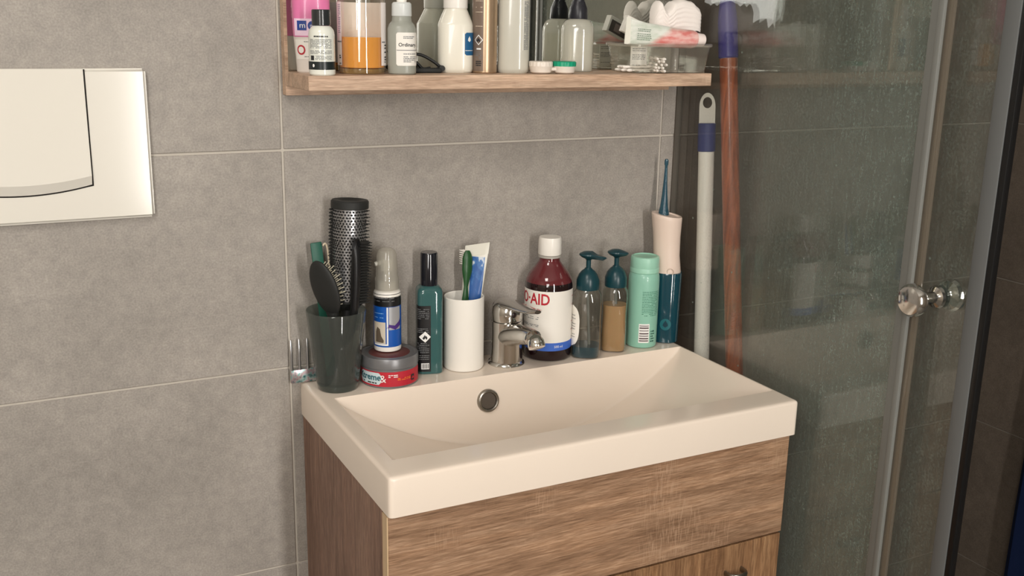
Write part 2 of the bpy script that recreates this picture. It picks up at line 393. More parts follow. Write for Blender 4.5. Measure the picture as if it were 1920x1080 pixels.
# the button is wider to the left, out of the picture; its lower edge is bowed
bx0, bx1 = -.150+.047, .0535
def low(x): u = (x-(bx0+bx1)/2)/((bx1-bx0)/2); return -.0470-.0095*(1-u*u)
N = 24; pts = [(bx0+(bx1-bx0)*i/N, low(bx0+(bx1-bx0)*i/N)) for i in range(N+1)]
gap = bmesh.new(); o1 = [(bx0-.0012, .0888)]+[(x+(-.0020 if i == 0 else .0020 if i == N else 0), z-.0019) for i, (x, z) in enumerate(pts)]+[(bx1+.0020, .0888)]
extrude_poly(gap, o1, -.0124, -.011); obj('button_gap', gap, DARK, t, smooth=False)
bt = bmesh.new(); rows = []
for j in range(13):
    f = j/12; row = []
    for i in range(N+1):
        x, zl = pts[i]; z = .0893+(zl-.0893)*f
        lipz = zl+.010*(1-((x-(bx0+bx1)/2)/((bx1-bx0)/2))**2)
        y = -.0136-.006*max(0, min(1, (.0893-z)/(.0893-lipz)))**1.5
        if z < lipz and f < 1: y = -.0196+.006*((lipz-z)/max(1e-6, lipz-zl))
        if f == 1: y = -.0136
        row.append(bt.verts.new((x+(.0005 if i == 0 else 0), y, z)))
    rows.append(row)
for a, b in zip(rows, rows[1:]):
    for i in range(N): bt.faces.new((a[i], a[i+1], b[i+1], b[i]))
for edge in (rows[0], rows[-1], [r[0] for r in rows], [r[-1] for r in rows]):
    bk = [bt.verts.new((v.co.x, -.0122, v.co.z)) for v in edge]
    for i in range(len(edge)-1): bt.faces.new((edge[i], edge[i+1], bk[i+1], bk[i]))
bmesh.ops.recalc_face_normals(bt, faces=bt.faces[:])
obj('button', bt, WHITEG, t, auto=28, label='large push button with a bowed lower lip')

# ------------------------------------------------------------------ washbasin
BX, BW, BD, BT = .0138, .5917, .3489, .049
t = thing('washbasin', 'cream white rectangular washbasin with a rear ledge on the oak cabinet', 'washbasin', (BX, 0, 0))
IX0, IX1, IY0, IY1, HB = .0215, BW-.0065, -.0838, -.303, .097
def bowl(x, y):
    if not (IX0 < x < IX1 and IY1 < y < IY0): return 0
    u = (x-IX0)/(IX1-IX0); arc = HB*(1-abs(2*u-1)**2.1)*1.0+.004
    bk = (IY0-y)*5.5; fr = (y-IY1)*4.5; sd = min(x-IX0, IX1-x)*1.6
    k = .004; vals = (arc, bk, fr, sd+.002)
    mn = min(vals); s = sum(math.exp(-(v-mn)/k) for v in vals); d = mn-k*math.log(s)
    return -max(0, d)
R0 = .006
def lines1(lo, hi, inner):
    e = [0, .0006, .0018, .0035, .006]
    L = [lo+q for q in e]+[hi-q for q in e]
    return sorted(set([round(v, 5) for v in L+inner]))
xs = lines1(0, BW, [.012]+[IX0+.0015*i for i in range(-1, 5)]+[IX0+(IX1-IX0)*i/110 for i in range(1, 110)]+[IX1-.001*i for i in range(-1, 4)])
ys = lines1(-BD, 0, [-.03, -.06]+[IY0-.0007*i for i in range(-2, 40)]+[IY0-.028+(IY1+.03-IY0+.028)*i/44 for i in range(1, 44)]+[IY1+.0008*i for i in range(-2, 38)]+[-.32, -.335])
bm = bmesh.new(); g = []
for y in ys:
    row = []
    for x in xs:
        d = min(x, BW-x, y+BD); z = bowl(x, y)
        if d < R0: z = -(R0-math.sqrt(max(0, R0*R0-(R0-d)**2)))*.7
        px, py = x, y                                     # round the two front plan corners
        for cx in (R0, BW-R0):
            cy = -BD+R0
            if (x-cx)*(1 if cx > .1 else -1) > 0 and y < cy:
                q = Vector((x-cx, y-cy)); mxx = max(abs(q.x), abs(q.y))
                if q.length > 1e-7: q = q*(mxx/q.length); px, py = cx+q.x, cy+q.y
        row.append(bm.verts.new((px, py, z)))
    g.append(row)
ny, nx = len(ys), len(xs)
for j in range(ny-1):
    for i in range(nx-1): bm.faces.new((g[j][i], g[j][i+1], g[j+1][i+1], g[j+1][i]))
ring = [g[0][i] for i in range(nx)]+[g[j][nx-1] for j in range(1, ny)]+[g[ny-1][i] for i in range(nx-2, -1, -1)]+[g[j][0] for j in range(ny-2, 0, -1)]
lo = [bm.verts.new((v.co.x, v.co.y, -BT)) for v in ring]; n = len(ring)
for i in range(n): bm.faces.new((ring[i], lo[i], lo[(i+1) % n], ring[(i+1) % n]))
li = [bm.verts.new((min(max(v.co.x, .014), BW-.014), min(max(v.co.y, -BD+.014), -.014), -BT)) for v in lo]
for i in range(n):
    try: bm.faces.new((lo[i], li[i], li[(i+1) % n], lo[(i+1) % n]))
    except Exception: pass
bmesh.ops.recalc_face_normals(bm, faces=bm.faces[:])
obj('basin', bm, CERAM, t, auto=40)
# overflow ring in the rear slope of the bowl
oz = -.0352; oy = IY0-abs(oz)/5.5-.0006
mt = Matrix.Translation((.2600-BX, oy-.0015, oz)) @ Matrix.Rotation(rad(90)-math.atan(1/5.5), 4, 'X')
bm = lathe(bmesh.new(), [(.0118, -.006), (.0118, .0012), (.0126, .0028), (.0140, .0034), (.0158, .0028), (.0168, .0010), (.0168, -.004)], 48)
ov = obj('overflow_ring', xform(bm, mt), CHROMED, t)
bm = lathe(bmesh.new(), [(0, .0003), (.0117, .0003), (.0117, -.003)], 40); obj('overflow_hole', xform(bm, mt), pbr('overflow_dark', (84, 76, 68), .35), ov)
bm = lathe(bmesh.new(), [(0, .0016), (.012, .0022), (.02, .0016), (.023, .0004), (.023, -.003)], 40)
obj('drain_plug', xform(bm, Matrix.Translation((.296, -.19, bowl(.296, -.19)+.0012))), CHROME, t)

# ------------------------------------------------------------------ vanity cabinet
CX0, CX1, CB = BX+.0005, BX+BW-.003, -.80
t = thing('vanity_cabinet', 'oak laminate vanity cabinet under the white washbasin', 'cabinet', (0, 0, 0))
obj('side_panel', box(CX0, CX0+.016, -.321, -.004, CB+.06, -BT-.0005, bev=.0006, seg=1), WOODS, t, smooth=False)
obj('side_panel', box(CX1-.016, CX1, -.321, -.004, CB+.06, -BT-.0005, bev=.0006, seg=1), WOODS, t, smooth=False)
obj('bottom_panel', box(CX0+.016, CX1-.016, -.321, -.004, CB+.06, CB+.076), WOODH, t, smooth=False)
obj('back_panel', box(CX0+.016, CX1-.016, -.014, -.006, CB+.076, -.20), WOODH, t, smooth=False)
obj('front_rail', box(CX0+.016, CX1-.016, -.321, -.305, -.235, -.17), DARK, t, smooth=False)
ft = obj('drawer_front', box(CX0+.0015, CX1, -.3395, -.3225, -.1985, -BT-.0025, bev=.0007, seg=1), WOODH, t, smooth=False)
obj('edge_strip', box(CX0, CX0+.0014, -.3385, -.3235, -.1985, -BT-.003), BAND, ft, smooth=False, label='pale edge banding')
mid = (CX0+CX1)/2
for a, b, hx in ((CX0+.0015, mid-.0015, CX0+.06), (mid+.0015, CX1-.001, .521)):
    d = obj('door', box(a, b, -.3395, -.3225, CB+.063, -.2015, bev=.0007, seg=1), WOODV, t, smooth=False)
    hb = bmesh.new(); tube(hb, curve_pts([(hx-.014, -.339, -.2415), (hx-.013, -.352, -.2415), (hx, -.357, -.2415), (hx+.013, -.352, -.2415), (hx+.014, -.339, -.2415)], 4), .0028, 10, flat=(1.6, .8))
    obj('handle', hb, CHROMED, d)
    if a < .1: obj('edge_strip', box(CX0, CX0+.0014, -.3385, -.3235, CB+.063, -.2015), BAND, d, smooth=False)
for x in (CX0+.04, CX1-.04):
    for y in (-.28, -.05): obj('foot', lathe(bmesh.new(), [(0, FZ), (.02, FZ), (.02, FZ+.006), (.014, FZ+.01), (.014, CB+.06), (0, CB+.06)], 20, x, y), SOFTB, t)

# ------------------------------------------------------------------ mirror with shelf
SZ = .4238
t = thing('wall_mirror', 'large frameless wall mirror on an oak backboard above the shelf', 'mirror', (0, 0, SZ))
MX0, MX1 = .0030, .5985
obj('backboard', box(MX0, MX1, -.0165, -.0005, -.030, .62, bev=.0006, seg=1), WOODP, t, smooth=False)
obj('mirror_glass', box(MX0+.0035, MX1-.002, -.0185, -.0166, .0006, .617), MIRROR, t, smooth=False)
o = obj('wall_shelf', box(MX0, MX1, -.1195, -.0167, -.0176, 0, bev=.0007, seg=1), WOODP, smooth=False); o.location = (0, 0, SZ+Z0)
tag(o, 'narrow pale oak shelf full of toiletries along the foot of the mirror', 'shelf')

# ------------------------------------------------------------------ shower enclosure
GX = .6255
t = thing('shower_screen', 'fixed shower screen of water-spotted glass beside the washbasin', 'shower screen', (GX, 0, 0))
SG = shower_glass_mat('spotted_screen_glass', (252, 253, 252), .85, -.05)
obj('glass_pane', box(0, .006, -.490, -.003, FZ+.06, 1.05), SG, t, smooth=False)
obj('wall_seal', box(-.001, .0085, -.004, -.0005, FZ+.06, 1.05), pbr('grey_seal', (96, 90, 82), .5), t, smooth=False)
bm = bmesh.new(); add_box(bm, -.004, .010, -.497, -.489, FZ+.06, 1.05, bev=.0012); add_box(bm, -.002, .008, -.489, -.4775, FZ+.06, 1.05, bev=.001)
obj('edge_profile', bm, pbr('satin_profile', (116, 117, 113), .5), t)
obj('clear_strip', box(.0005, .0055, -.507, -.497, FZ+.06, 1.05, bev=.001), thin('clear_vinyl', (200, 196, 184), .35, (188, 176, 160)), t)
t = thing('shower_door', 'sliding clear glass shower door with round chrome knobs, behind the fixed screen', 'shower door', (.648, 0, 0))
DG = shower_glass_mat('spotted_door_glass', (249, 251, 249), .34, -.12)
obj('glass_pane', box(-.003, .003, -.566, -.19, FZ+.07, 1.04), DG, t, smooth=False)
obj('edge_profile', box(-.006, .006, -.580, -.560, FZ+.07, 1.04, bev=.0015), pbr('door_profile', (96, 98, 98), .5), t)
obj('magnetic_seal', box(-.005, .005, -.588, -.5802, FZ+.07, 1.04, bev=.001), pbr('black_seal', (8, 9, 11), .4), t)
KY, KZ = -.517, .1835
kn = [(0, .052), (.010, .0518), (.0165, .050), (.0195, .046), (.0200, .041), (.0175, .037), (.010, .0345), (.0072, .030), (.0072, .010), (.0125, .007), (.0140, .0034)]
M1 = Matrix.Translation((0, KY, KZ)) @ Matrix.Rotation(rad(-90), 4, 'Y')
obj('knob', xform(lathe(bmesh.new(), kn, 40), M1), CHROME, t, label='round chrome knob on the room side')
kn2 = [(0, .030), (.010, .0298), (.0165, .028), (.0195, .024), (.0200, .019), (.0175, .015), (.010, .0125), (.0080, .010), (.0080, .005), (.0130, .0045), (.0140, .0034)]
M2 = Matrix.Translation((0, KY, KZ)) @ Matrix.Rotation(rad(90), 4, 'Y')
obj('knob', xform(lathe(bmesh.new(), kn2, 40), M2), CHROME, t, label='round chrome knob on the shower side')
for nm, x0, x1, y0 in (('bottom_rail', .622, .668, -.60),):
    struct('trim_1', box(x0, x1, y0, -.002, FZ, FZ+.058, bev=.003), pbr('rail_alu', (150, 150, 146), .35, metal=.6))
struct('trim_2', box(.69, RX-.0005, -.80, -.0005, FZ, FZ+.035, bev=.004), WHITEG)

# ------------------------------------------------------------------ poles and towel in the shower
def pole_frame(p_lo, p_hi):
    a, b = Vector(p_lo), Vector(p_hi); d = (b-a).normalized(); return a, d, (b-a).length
t = thing('broom_pole', 'white painted pole with a navy band and hanging hole, leaning beside the washbasin', 'pole', (.655, -.1245, FZ))
dv = Vector((0, .0845, 1.2385)); L = dv.length; tilt = Matrix.Rotation(-math.atan2(dv.y, dv.z), 4, 'X')
R1 = .0122
obj('shaft', xform(lathe(bmesh.new(), [(0, 0), (R1-.002, 0), (R1, .002), (R1, 1.166), (R1-.001, 1.168)], 28), tilt), pbr('pole_white', (250, 245, 236), .45), t)
obj('grip_band', xform(lathe(bmesh.new(), [(R1, 1.153), (R1+.0016, 1.154), (R1+.0016, 1.196), (R1, 1.197)], 28), tilt), pbr('navy_band', (38, 52, 118), .45), t)
cp = bmesh.new(); prof = []                                # hanging tab: flattened end with an oblong hole
N = 32; H0 = 1.222
for s_, hw, hh, cz in ((0, .0122, .021, H0), (1, .0070, .0085, H0+.006)):
    for yy in (-.0050, .0050):
        ring_ = []
        for i in range(N):
            a = 2*pi*i/N; x = cos(a)*hw; z = sin(a)
            z = cz+(z*hh if (z > 0 or s_) else -(.033)*min(1, abs(z)*1.6))
            if s_ == 0 and sin(a) < 0: x = hw*(1 if cos(a) > 0 else -1)*min(1, abs(cos(a))*3) if abs(cos(a)) > .01 else 0
            ring_.append(cp.verts.new((x, yy, z)))
        prof.append(ring_)
of, ob, hf, hb_ = prof
for i in range(N):
    j = (i+1) % N
    cp.faces.new((of[i], of[j], hf[j], hf[i])); cp.faces.new((ob[j], ob[i], hb_[i], hb_[j]))
    cp.faces.new((of[j], of[i], ob[i], ob[j])); cp.faces.new((hf[i], hf[j], hb_[j], hb_[i]))
bmesh.ops.recalc_face_normals(cp, faces=cp.faces[:])
obj('hanging_tab', xform(cp, tilt @ Matrix.Rotation(rad(-38), 4, 'Z')), pbr('tab_white', (240, 236, 226), .45), t)
t = thing('mop_handle', 'reddish brown wooden handle with a purple plastic sleeve on top, leaning in the shower', 'mop handle', (.672, -.2480, FZ))
dv = Vector((0, .1976, 1.3785)); tilt = Matrix.Rotation(-math.atan2(dv.y, dv.z), 4, 'X')
def redwood():
    tt = NT('varnished_redwood'); n1 = tt.n('TexNoise', {'Vector': tt.coords((160, 160, 5)), 'Scale': 1.0, 'Detail': 3.0})
    c = tt.ramp(n1.outputs[0], [(.3, lin((128, 58, 32))), (.7, lin((206, 112, 70)))])
    b = tt.n('BsdfPrincipled', {'Base Color': c, 'Roughness': .35, 'Coat Weight': .3}); tt.link(b.outputs[0], tt.out.inputs[0]); return tt.m
obj('shaft', xform(lathe(bmesh.new(), [(0, 0), (.012, 0), (.0135, .003), (.0135, 1.31), (0, 1.31)], 28), tilt), redwood(), t)
obj('sleeve', xform(lathe(bmesh.new(), [(.0136, 1.306), (.0150, 1.308), (.0148, 1.362), (.0135, 1.374), (.0112, 1.392), (.0108, 1.47), (.009, 1.48), (0, 1.481)], 28), tilt), pbr('purple_sleeve', (66, 58, 140), .35), t)
# towel
t = thing('bath_towel', 'dark navy towel hanging on the shower wall at the right edge', 'towel', (RX-.012, -.160, -.12))
bm = bmesh.new(); rows = []
for j in range(31):
    z = -.62*j/30; row = []
    for i in range(33):
        f = i/32; y = -.34*f*(.86+.14*min(1, j/12)); x = -.012-.010*sin(f*22+j*.05)*min(1, .3+j/20)-.004*sin(f*51)
        row.append(bm.verts.new((x, y, z)))
    rows.append(row)
for a, b in zip(rows, rows[1:]):
    for i in range(32): bm.faces.new((a[i], a[i+1], b[i+1], b[i]))
r = bmesh.ops.solidify(bm, geom=bm.faces[:], thickness=.005)
obj('cloth', bm, pbr('navy_terry', (12, 33, 74), .95, bump=.8, bscale=900), t)
hk = bmesh.new(); tube(hk, curve_pts([(.011, -.15, .03), (-.018, -.15, .03), (-.028, -.15, .012), (-.018, -.15, -.004)], 5), .003, 10)
add_box(hk, .006, .012, -.165, -.135, .01, .05, bev=.002); obj('hook', hk, CHROME, t)

# ================================================================== things on the rear ledge of the washbasin
# glass tumbler ------------------------------------------------------
TX, TY = .0535, -.0435
t = thing('glass_tumbler', 'smoky tapered glass tumbler holding hairbrushes at the left end of the ledge', 'glass', (TX, TY, 0))
TG = thin('smoky_glass', (214, 219, 216), .18, (146, 152, 148), .06)
bm = lathe(bmesh.new(), [(0, .009), (.020, .0088), (.0262, .012), (.0385, .1100), (.0398, .1115), (.0405, .1100), (.0290, .010), (.0276, .002), (.0262, .0002), (0, .0002)], 64)
obj('glass_wall', bm, TG, t)
obj('thick_base', lathe(bmesh.new(), [(0, .0006), (.0258, .0006), (.0272, .002), (.0284, .009), (.0255, .0105), (0, .0085)], 56), pbr('base_glass', (120, 140, 132), .05, trans=.85), t)
BR = BLACK
def pmesh(bm, p, q):
    """move a mesh built along +Z so that its origin is p and its Z axis points to q"""
    p, q = Vector(p), Vector(q); return xform(bm, Matrix.Translation(p) @ (q-p).to_track_quat('Z', 'Y').to_matrix().to_4x4())
# round brush: barrel nearly upright
t = thing('round_hairbrush', 'big round hairbrush with a silver vented barrel and black bristles in the glass tumbler', 'hairbrush', (.055, -.045, .012))
O = Vector((.055, -.045, .012)); P0 = Vector((.0735, -.0360, .120))-O; P1 = Vector((.0795, -.0320, .2465))-O
AX = P1-P0; LB = AX.length; BRR = .0222
def onb(bm): return pmesh(bm, P0, P1)
obj('barrel', onb(lathe(bmesh.new(), [(BRR-.001, 0), (BRR, .001), (BRR, LB-.001), (BRR-.001, LB)], 64)), pbr('barrel_silver', (176, 176, 178), .32, metal=.85), t, label='silver barrel')
obj('end_cap', onb(lathe(bmesh.new(), [(0, LB-.001), (BRR+.0022, LB-.001), (BRR+.0030, LB), (BRR+.0030, LB+.0085), (BRR+.0015, LB+.0105), (.016, LB+.0105), (.013, LB+.0085), (0, LB+.0085)], 56)), SOFTB, t)
obj('collar', onb(lathe(bmesh.new(), [(0, -.012), (.012, -.012), (BRR+.001, -.001), (BRR+.001, .002), (0, .002)], 48)), SOFTB, t)
obj('handle', tube(bmesh.new(), [(0, 0, -.001), tuple(P0*.5), tuple(P0+AX*-.05)], [.0075, .0085, .009], 18), SOFTB, t)
hb = bmesh.new(); NR = 32; rows_ = 32; BS = Surf([(0, BRR, BRR, 2), (LB, BRR, BRR, 2)])
for j in range(rows_):
    z = .004+(LB-.008)*j/(rows_-1)
    for i in range(NR):
        th = 360*(i+(.5 if j % 2 else 0))/NR; BS.decal(th, z, [(.00132*cos(a*pi/4), .00132*sin(a*pi/4)) for a in range(8)], .0002, bm=hb)
obj('vent_holes', onb(hb), pbr('vent_black', (8, 8, 8), .8), t, smooth=False, kind='stuff')
br = bmesh.new(); rn = random.Random(3)
for j in range(28):
    z = .003+(LB-.006)*j/27
    for i in range(22):
        th = 2*pi*(i+.5*(j % 2))/22
        d = Vector((cos(th), sin(th), 0)); L_ = .0060+rn.uniform(-.0005, .0005)
        # the wedge that faces the room keeps its bristles shorter so the vents show, as worn in the photograph
        if -2.65 < atan2(sin(th), cos(th)) < -1.25: continue
        a = d*(BRR-.0005)+Vector((0, 0, z)); tube(br, [a, a+d*L_], [.0008, .0005], 4, cap=False)
obj('bristles', onb(br), SOFTB, t, smooth=False, kind='stuff')
# paddle brush: oval back to the left, pins to the right
t = thing('paddle_hairbrush', 'small black oval hairbrush with pale pins pointing right in the glass tumbler', 'hairbrush', (.0600, -.0520, .012))
hd = Matrix.Translation(Vector((.0335, -.0615, .1465))-Vector((.0600, -.0520, .012))) @ Matrix.Rotation(rad(28), 4, 'Z') @ Matrix.Rotation(rad(-10), 4, 'X') @ Matrix.Rotation(rad(-12), 4, 'Y')
bk = bmesh.new(); bmesh.ops.create_uvsphere(bk, u_segments=40, v_segments=20, radius=1); xform(bk, Matrix.Diagonal((.0072, .0232, .0390, 1)))
obj('brush_head', xform(bk, hd), SOFTB, t)
cu = bmesh.new(); bmesh.ops.create_uvsphere(cu, u_segments=32, v_segments=16, radius=1); xform(cu, Matrix.Translation((.0040, 0, 0)) @ Matrix.Diagonal((.0055, .0180, .0310, 1)))
obj('cushion', xform(cu, hd), pbr('cushion_rubber', (52, 50, 48), .6), t)
pn = bmesh.new()
for j in range(11):
    for i in range(6):
        z = -.027+.054*j/10; y = -.015+.030*i/5
        if (y/.0175)**2+(z/.030)**2 > 1: continue
        tube(pn, [(.0070, y, z), (.0175, y*1.05, z*1.12)], [.00055, .00055], 5)
        bmesh.ops.create_icosphere(pn, subdivisions=1, radius=.0009, matrix=Matrix.Translation((.0177, y*1.05, z*1.12)))
obj('pins', xform(pn, hd), pbr('pin_pale', (206, 200, 178), .4), t, kind='stuff')
hh = hd @ Vector((0, 0, -.033)); obj('handle', tube(bmesh.new(), curve_pts([tuple(hh), tuple(hh*.6), (0, 0, 0)], 5), [.0085]+[.0075]*8+[.0065]*2, 16), SOFTB, t)
# narrow vent brush
t = thing('narrow_hairbrush', 'narrow black hairbrush with rows of black bristles, in front of the silver barrel', 'hairbrush', (.058, -.050, .012))
O = Vector((.058, -.050, .012)); q0 = Vector((.0715, -.0690, .118))-O; q1 = Vector((.0755, -.0705, .2115))-O
LL = (q1-q0).length; zd = (q1-q0).normalized(); xd = Vector((.97, .22, 0)); xd = (xd-zd*xd.dot(zd)).normalized(); yd = zd.cross(xd)
fr = Matrix.Translation(q0) @ Matrix((xd, yd, zd)).transposed().to_4x4()
# local: back plate towards -X', bristles +X'
bm = bmesh.new(); rings = []
for k in range(15):
    f = k/14; z = LL*f; w = .0066*(math.sin(pi*min(1, .18+f*.9)) ** .35 if f < 1 else .25)
    rings.append((z, .0058*(1 if f < .93 else .6), w, 2.6))
obj('brush_back', xform(Surf(rings).mesh(seg=28, bm=bm), fr), BLACK, t)
bs = bmesh.new()
for k in range(22):
    z = .006+(LL-.012)*k/21
    for y in (-.0045, -.0015, .0015, .0045): tube(bs, [(.004, y, z), (.0195, y*1.5, z+.0006)], [.0009, .0006], 4, cap=False)
obj('bristles', xform(bs, fr), SOFTB, t, smooth=False, kind='stuff')
obj('handle', tube(bmesh.new(), [tuple(q0+(q1-q0)*.02), tuple(q0*.5), (0, 0, 0)], [.0055, .0060, .0055], 14), BLACK, t)
t = thing('hair_comb', 'green flat plastic comb handle standing behind the oval brush in the tumbler', 'comb', (.0510, -.0270, .012))
bm = bmesh.new(); add_box(bm, -.0078, .0078, -.0016, .0016, 0, .188, bev=.0012)
obj('comb_body', xform(bm, Matrix.Rotation(rad(-4.6), 4, 'Y') @ Matrix.Rotation(rad(-3), 4, 'X')), pbr('green_comb', (28, 88, 72), .45), t)
t = thing('hooked_stick', 'thin cream stick with a hooked top standing beside the green comb', 'stick', (.0590, -.0300, .012))
obj('stick', tube(bmesh.new(), curve_pts([(0, 0, 0), (-.004, .004, .10), (-.008, .006, .165), (-.0095, .006, .180), (-.0125, .005, .1865), (-.0160, .004, .184)], 6), .0013, 10), pbr('cream_stick', (206, 192, 168), .5), t)

# fork-shaped metal pick at the wall ---------------------------------
t = thing('metal_fork', 'small four-pronged silver fork with mottled teal base, left end of the ledge', 'fork', (.0165, -.009, .0015))
FW = .0192
def mottled():
    tt = NT('mottled_metal'); n1 = tt.n('TexNoise', {'Vector': tt.coords((160, 160, 160)), 'Scale': 1.0, 'Detail': 3.0})
    c = tt.ramp(n1.outputs[0], [(.3, lin((40, 92, 96))), (.48, lin((160, 190, 188))), (.56, lin((190, 160, 164))), (.7, lin((60, 120, 124)))])
    b = tt.n('BsdfPrincipled', {'Base Color': c, 'Roughness': .25, 'Metallic': .6}); tt.link(b.outputs[0], tt.out.inputs[0]); return tt.m
bm = bmesh.new(); add_box(bm, -FW, FW, -.002, .002, 0, .0195, bev=.0018); obj('base_plate', bm, mottled(), t)
for i in range(4):
    x = -FW+.0022+i*(2*FW-.0044)/3; bm = bmesh.new()
    tube(bm, [(x, 0, .0185), (x, .0004, .040), (x, .0015, .0610), (x, .0016, .0625)], [.0021, .0020, .0013, .0006], 10)
    obj('prong', bm, STEEL, t)

# hair wax tin ---------------------------------------------------------
x, y = .1290, -.0430
t = thing('hair_wax_tin', 'round grey hair wax tin with a red printed label, beside the tumbler', 'tin', (x, y, 0), face_cam(x, y))
TINM = pbr('tin_grey', (122, 122, 124), .34, metal=.4)
TS = Surf([(0, .0385, .0385, 2), (.0012, .0398, .0398, 2), (.026, .0398, .0398, 2), (.027, .039, .039, 2)])
obj('tin_body', TS.mesh(64), TINM, t)
ld = obj('lid', lathe(bmesh.new(), [(0, .027), (.0400, .027), (.0405, .0275), (.0405, .0400), (.0395, .0418), (.0365, .0420), (.0355, .0412), (0, .0410)], 64), TINM, t)
obj('lid_disc', lathe(bmesh.new(), [(0, .0414), (.0285, .0414), (.029, .0411)], 48), pbr('lid_red', (98, 52, 50), .4), ld, label='dark red printed disc')
lb = obj('label', TS.patch(-178, -8, .0030, .0240, .0003, 2), RED, t, label='red and pale blue wrapped label')
obj('pale_panel', TS.patch(-160, -106, .0055, .0225, .0006, 2, corner=.004), pbr('pale_blue_print', (196, 212, 216), .5), lb)
obj('lettering', TS.wrap(text_bm('Xtreme', .0125, bold=.0003), -135, .0155, .0009), pbr('teal_ink', (30, 92, 104), .5), lb, smooth=False)
obj('lettering', TS.wrap(text_bm('&', .0150), -103, .0140, .0009), WINK, lb, smooth=False)
b2 = TS.lines(-92, -72, [.0165, .0190], .0012, .0009, 4); obj('small_print', b2, WINK, lb, smooth=False, kind='stuff')
obj('small_print', TS.lines(-74, -45, [.0118, .0138], .0012, .0009, 5), ORANGE, lb, smooth=False)
obj('small_print', TS.lines(-150, -112, [.0068], .0018, .0009, 8), INK, lb, smooth=False)
obj('badge', TS.patch(-43, -34, .0080, .0165, .0009, 1), INK, lb, smooth=False)
TS.decal(-38.5, .0122, flame(.0022), .0012); obj('badge_flame', TS.decal(-38.5, .0122, flame(.0020), .0012), RED, lb, smooth=False)

# pump bottle on the tin ---------------------------------------------
x, y = .1305, -.0330
t = thing('hair_serum_bottle', 'small pump bottle with blue and black label, standing on the grey tin', 'bottle', (x, y, .0420), face_cam(x, y))
SS = Surf([(0, .0160, .0160, 2), (.0015, .0185, .0185, 2), (.004, .0190, .0190, 2), (.0825, .0190, .0190, 2), (.0855, .0178, .0178, 2), (.0870, .0150, .0150, 2)])
obj('bottle_body', SS.mesh(56), WHITE, t)
l1 = obj('label', SS.patch(-178, -2, .0080, .0660, .0003, 2), pbr('serum_blue', (20, 84, 170), .35), t)
obj('label_band', SS.patch(-178, -2, .0660, .0835, .0003, 1), BLACK, t, label='black band above the blue label')
obj('photo_panel', SS.patch(-158, -98, .0130, .0440, .0006, 1), pbr('photo_cream', (206, 196, 178), .4), l1)
obj('silver_panel', SS.patch(-84, -30, .0330, .0655, .0006, 1), pbr('silver_print', (176, 178, 182), .35, metal=.4), l1)
obj('purple_print', SS.decal(-62, .036, [(-.011, -.001), (-.007, .005), (.001, .003), (.008, .008), (.0105, .012), (.0105, .002), (.002, -.003), (-.006, .0005)], .0009), pbr('purple_ink', (70, 40, 120), .5), l1, smooth=False)
obj('figure_print', SS.decal(-125, .026, [(-.006, -.011), (-.0055, .004), (-.003, .011), (.001, .008), (.003, -.002), (.0065, -.008), (.006, -.0115)], .0009), pbr('figure_dark', (96, 84, 70), .5), l1, smooth=False)
obj('white_line', SS.patch(-93, -87, .0105, .0655, .0009, 1), WINK, l1)
obj('white_line', SS.patch(-152, -90, .0105, .0128, .0009, 1), WINK, l1)
b2 = SS.lines(-150, -106, [.0500, .0560], .0011, .0009, 11); obj('small_print', b2, pbr('light_blue_ink', (120, 170, 226), .5), l1, smooth=False)
obj('small_print', SS.lines(-150, -60, [.0735, .0775], .0010, .0006, 12), GINK, t, smooth=False)
obj('pump_collar', lathe(bmesh.new(), [(0, .086), (.0135, .086), (.0140, .088), (.0138, .0985), (.012, .1000), (0, .1000)], 40), pbr('pump_grey', (172, 170, 162), .3), t)
ph = bmesh.new(); lathe(ph, [(.006, .099), (.006, .112), (.0095, .114), (.0098, .1265), (.008, .1310), (0, .1318)], 32)
tube(ph, [(0, 0, .1235), (-.010, -.003, .1250), (-.0165, -.005, .1235)], [.0045, .0038, .0030], 14)
obj('pump_head', ph, pbr('pump_head_grey', (186, 184, 174), .35), t)
obj('pump_shell', lathe(bmesh.new(), [(.0166, .088), (.0164, .1035), (.0152, .1065), (.0146, .1250), (.0135, .1360), (.0110, .1425), (.006, .1455), (0, .1460)], 48), thin('clear_shell', (248, 247, 243), .48, (226, 222, 212), .05), t)  # hazy shell shaped as the clear pump head; the bottle has no separate cap

# teal glass spray bottle --------------------------------------------
x, y = .1945, -.0300
t = thing('teal_spray_bottle', 'slim teal glass bottle with a black cap and black back label', 'bottle', (x, y, 0), face_cam(x, y)+rad(8))
TB = Surf([(0, .0165, .0165, 5), (.0015, .0180, .0180, 5), (.004, .0183, .0183, 5), (.1190, .0183, .0183, 5), (.1240, .0172, .0172, 4), (.1275, .0140, .0140, 3), (.1290, .0110, .0110, 2)])
obj('bottle_body', TB.mesh(64), pbr('teal_glass', (62, 108, 108), .08, trans=.3, coat=.4), t)
lb = obj('label', TB.patch(-163, -90, .0045, .1020, .0004, 2), BLACK, t, label='black back label with warning diamond')
obj('small_print', TB.lines(-148, -97, [.0830+.0027*i for i in range(6)]+[.0630, .0655, .0680, .0330, .0357, .0384, .0411, .0438, .0465, .0230, .0257, .0284], .0009, .0008, 21), GINK, lb, smooth=False)
obj('diamond', TB.decal(-113, .0565, [(-.0078, 0), (0, -.0082), (.0078, 0), (0, .0082)], .0009), WINK, lb, smooth=False)
obj('flame_mark', TB.decal(-113, .0560, flame(.0029), .0012), INK, lb, smooth=False)
obj('barcode_panel', TB.patch(-127, -97, .0085, .0175, .0009, 1), WINK, lb)
bm = bmesh.new()
for i in range(9): TB.patch(-124+i*2.9, -124+i*2.9+(1.7 if i % 3 else .9), .0095, .0165, .0012, 1, bm=bm)
obj('barcode', bm, INK, lb, smooth=False)
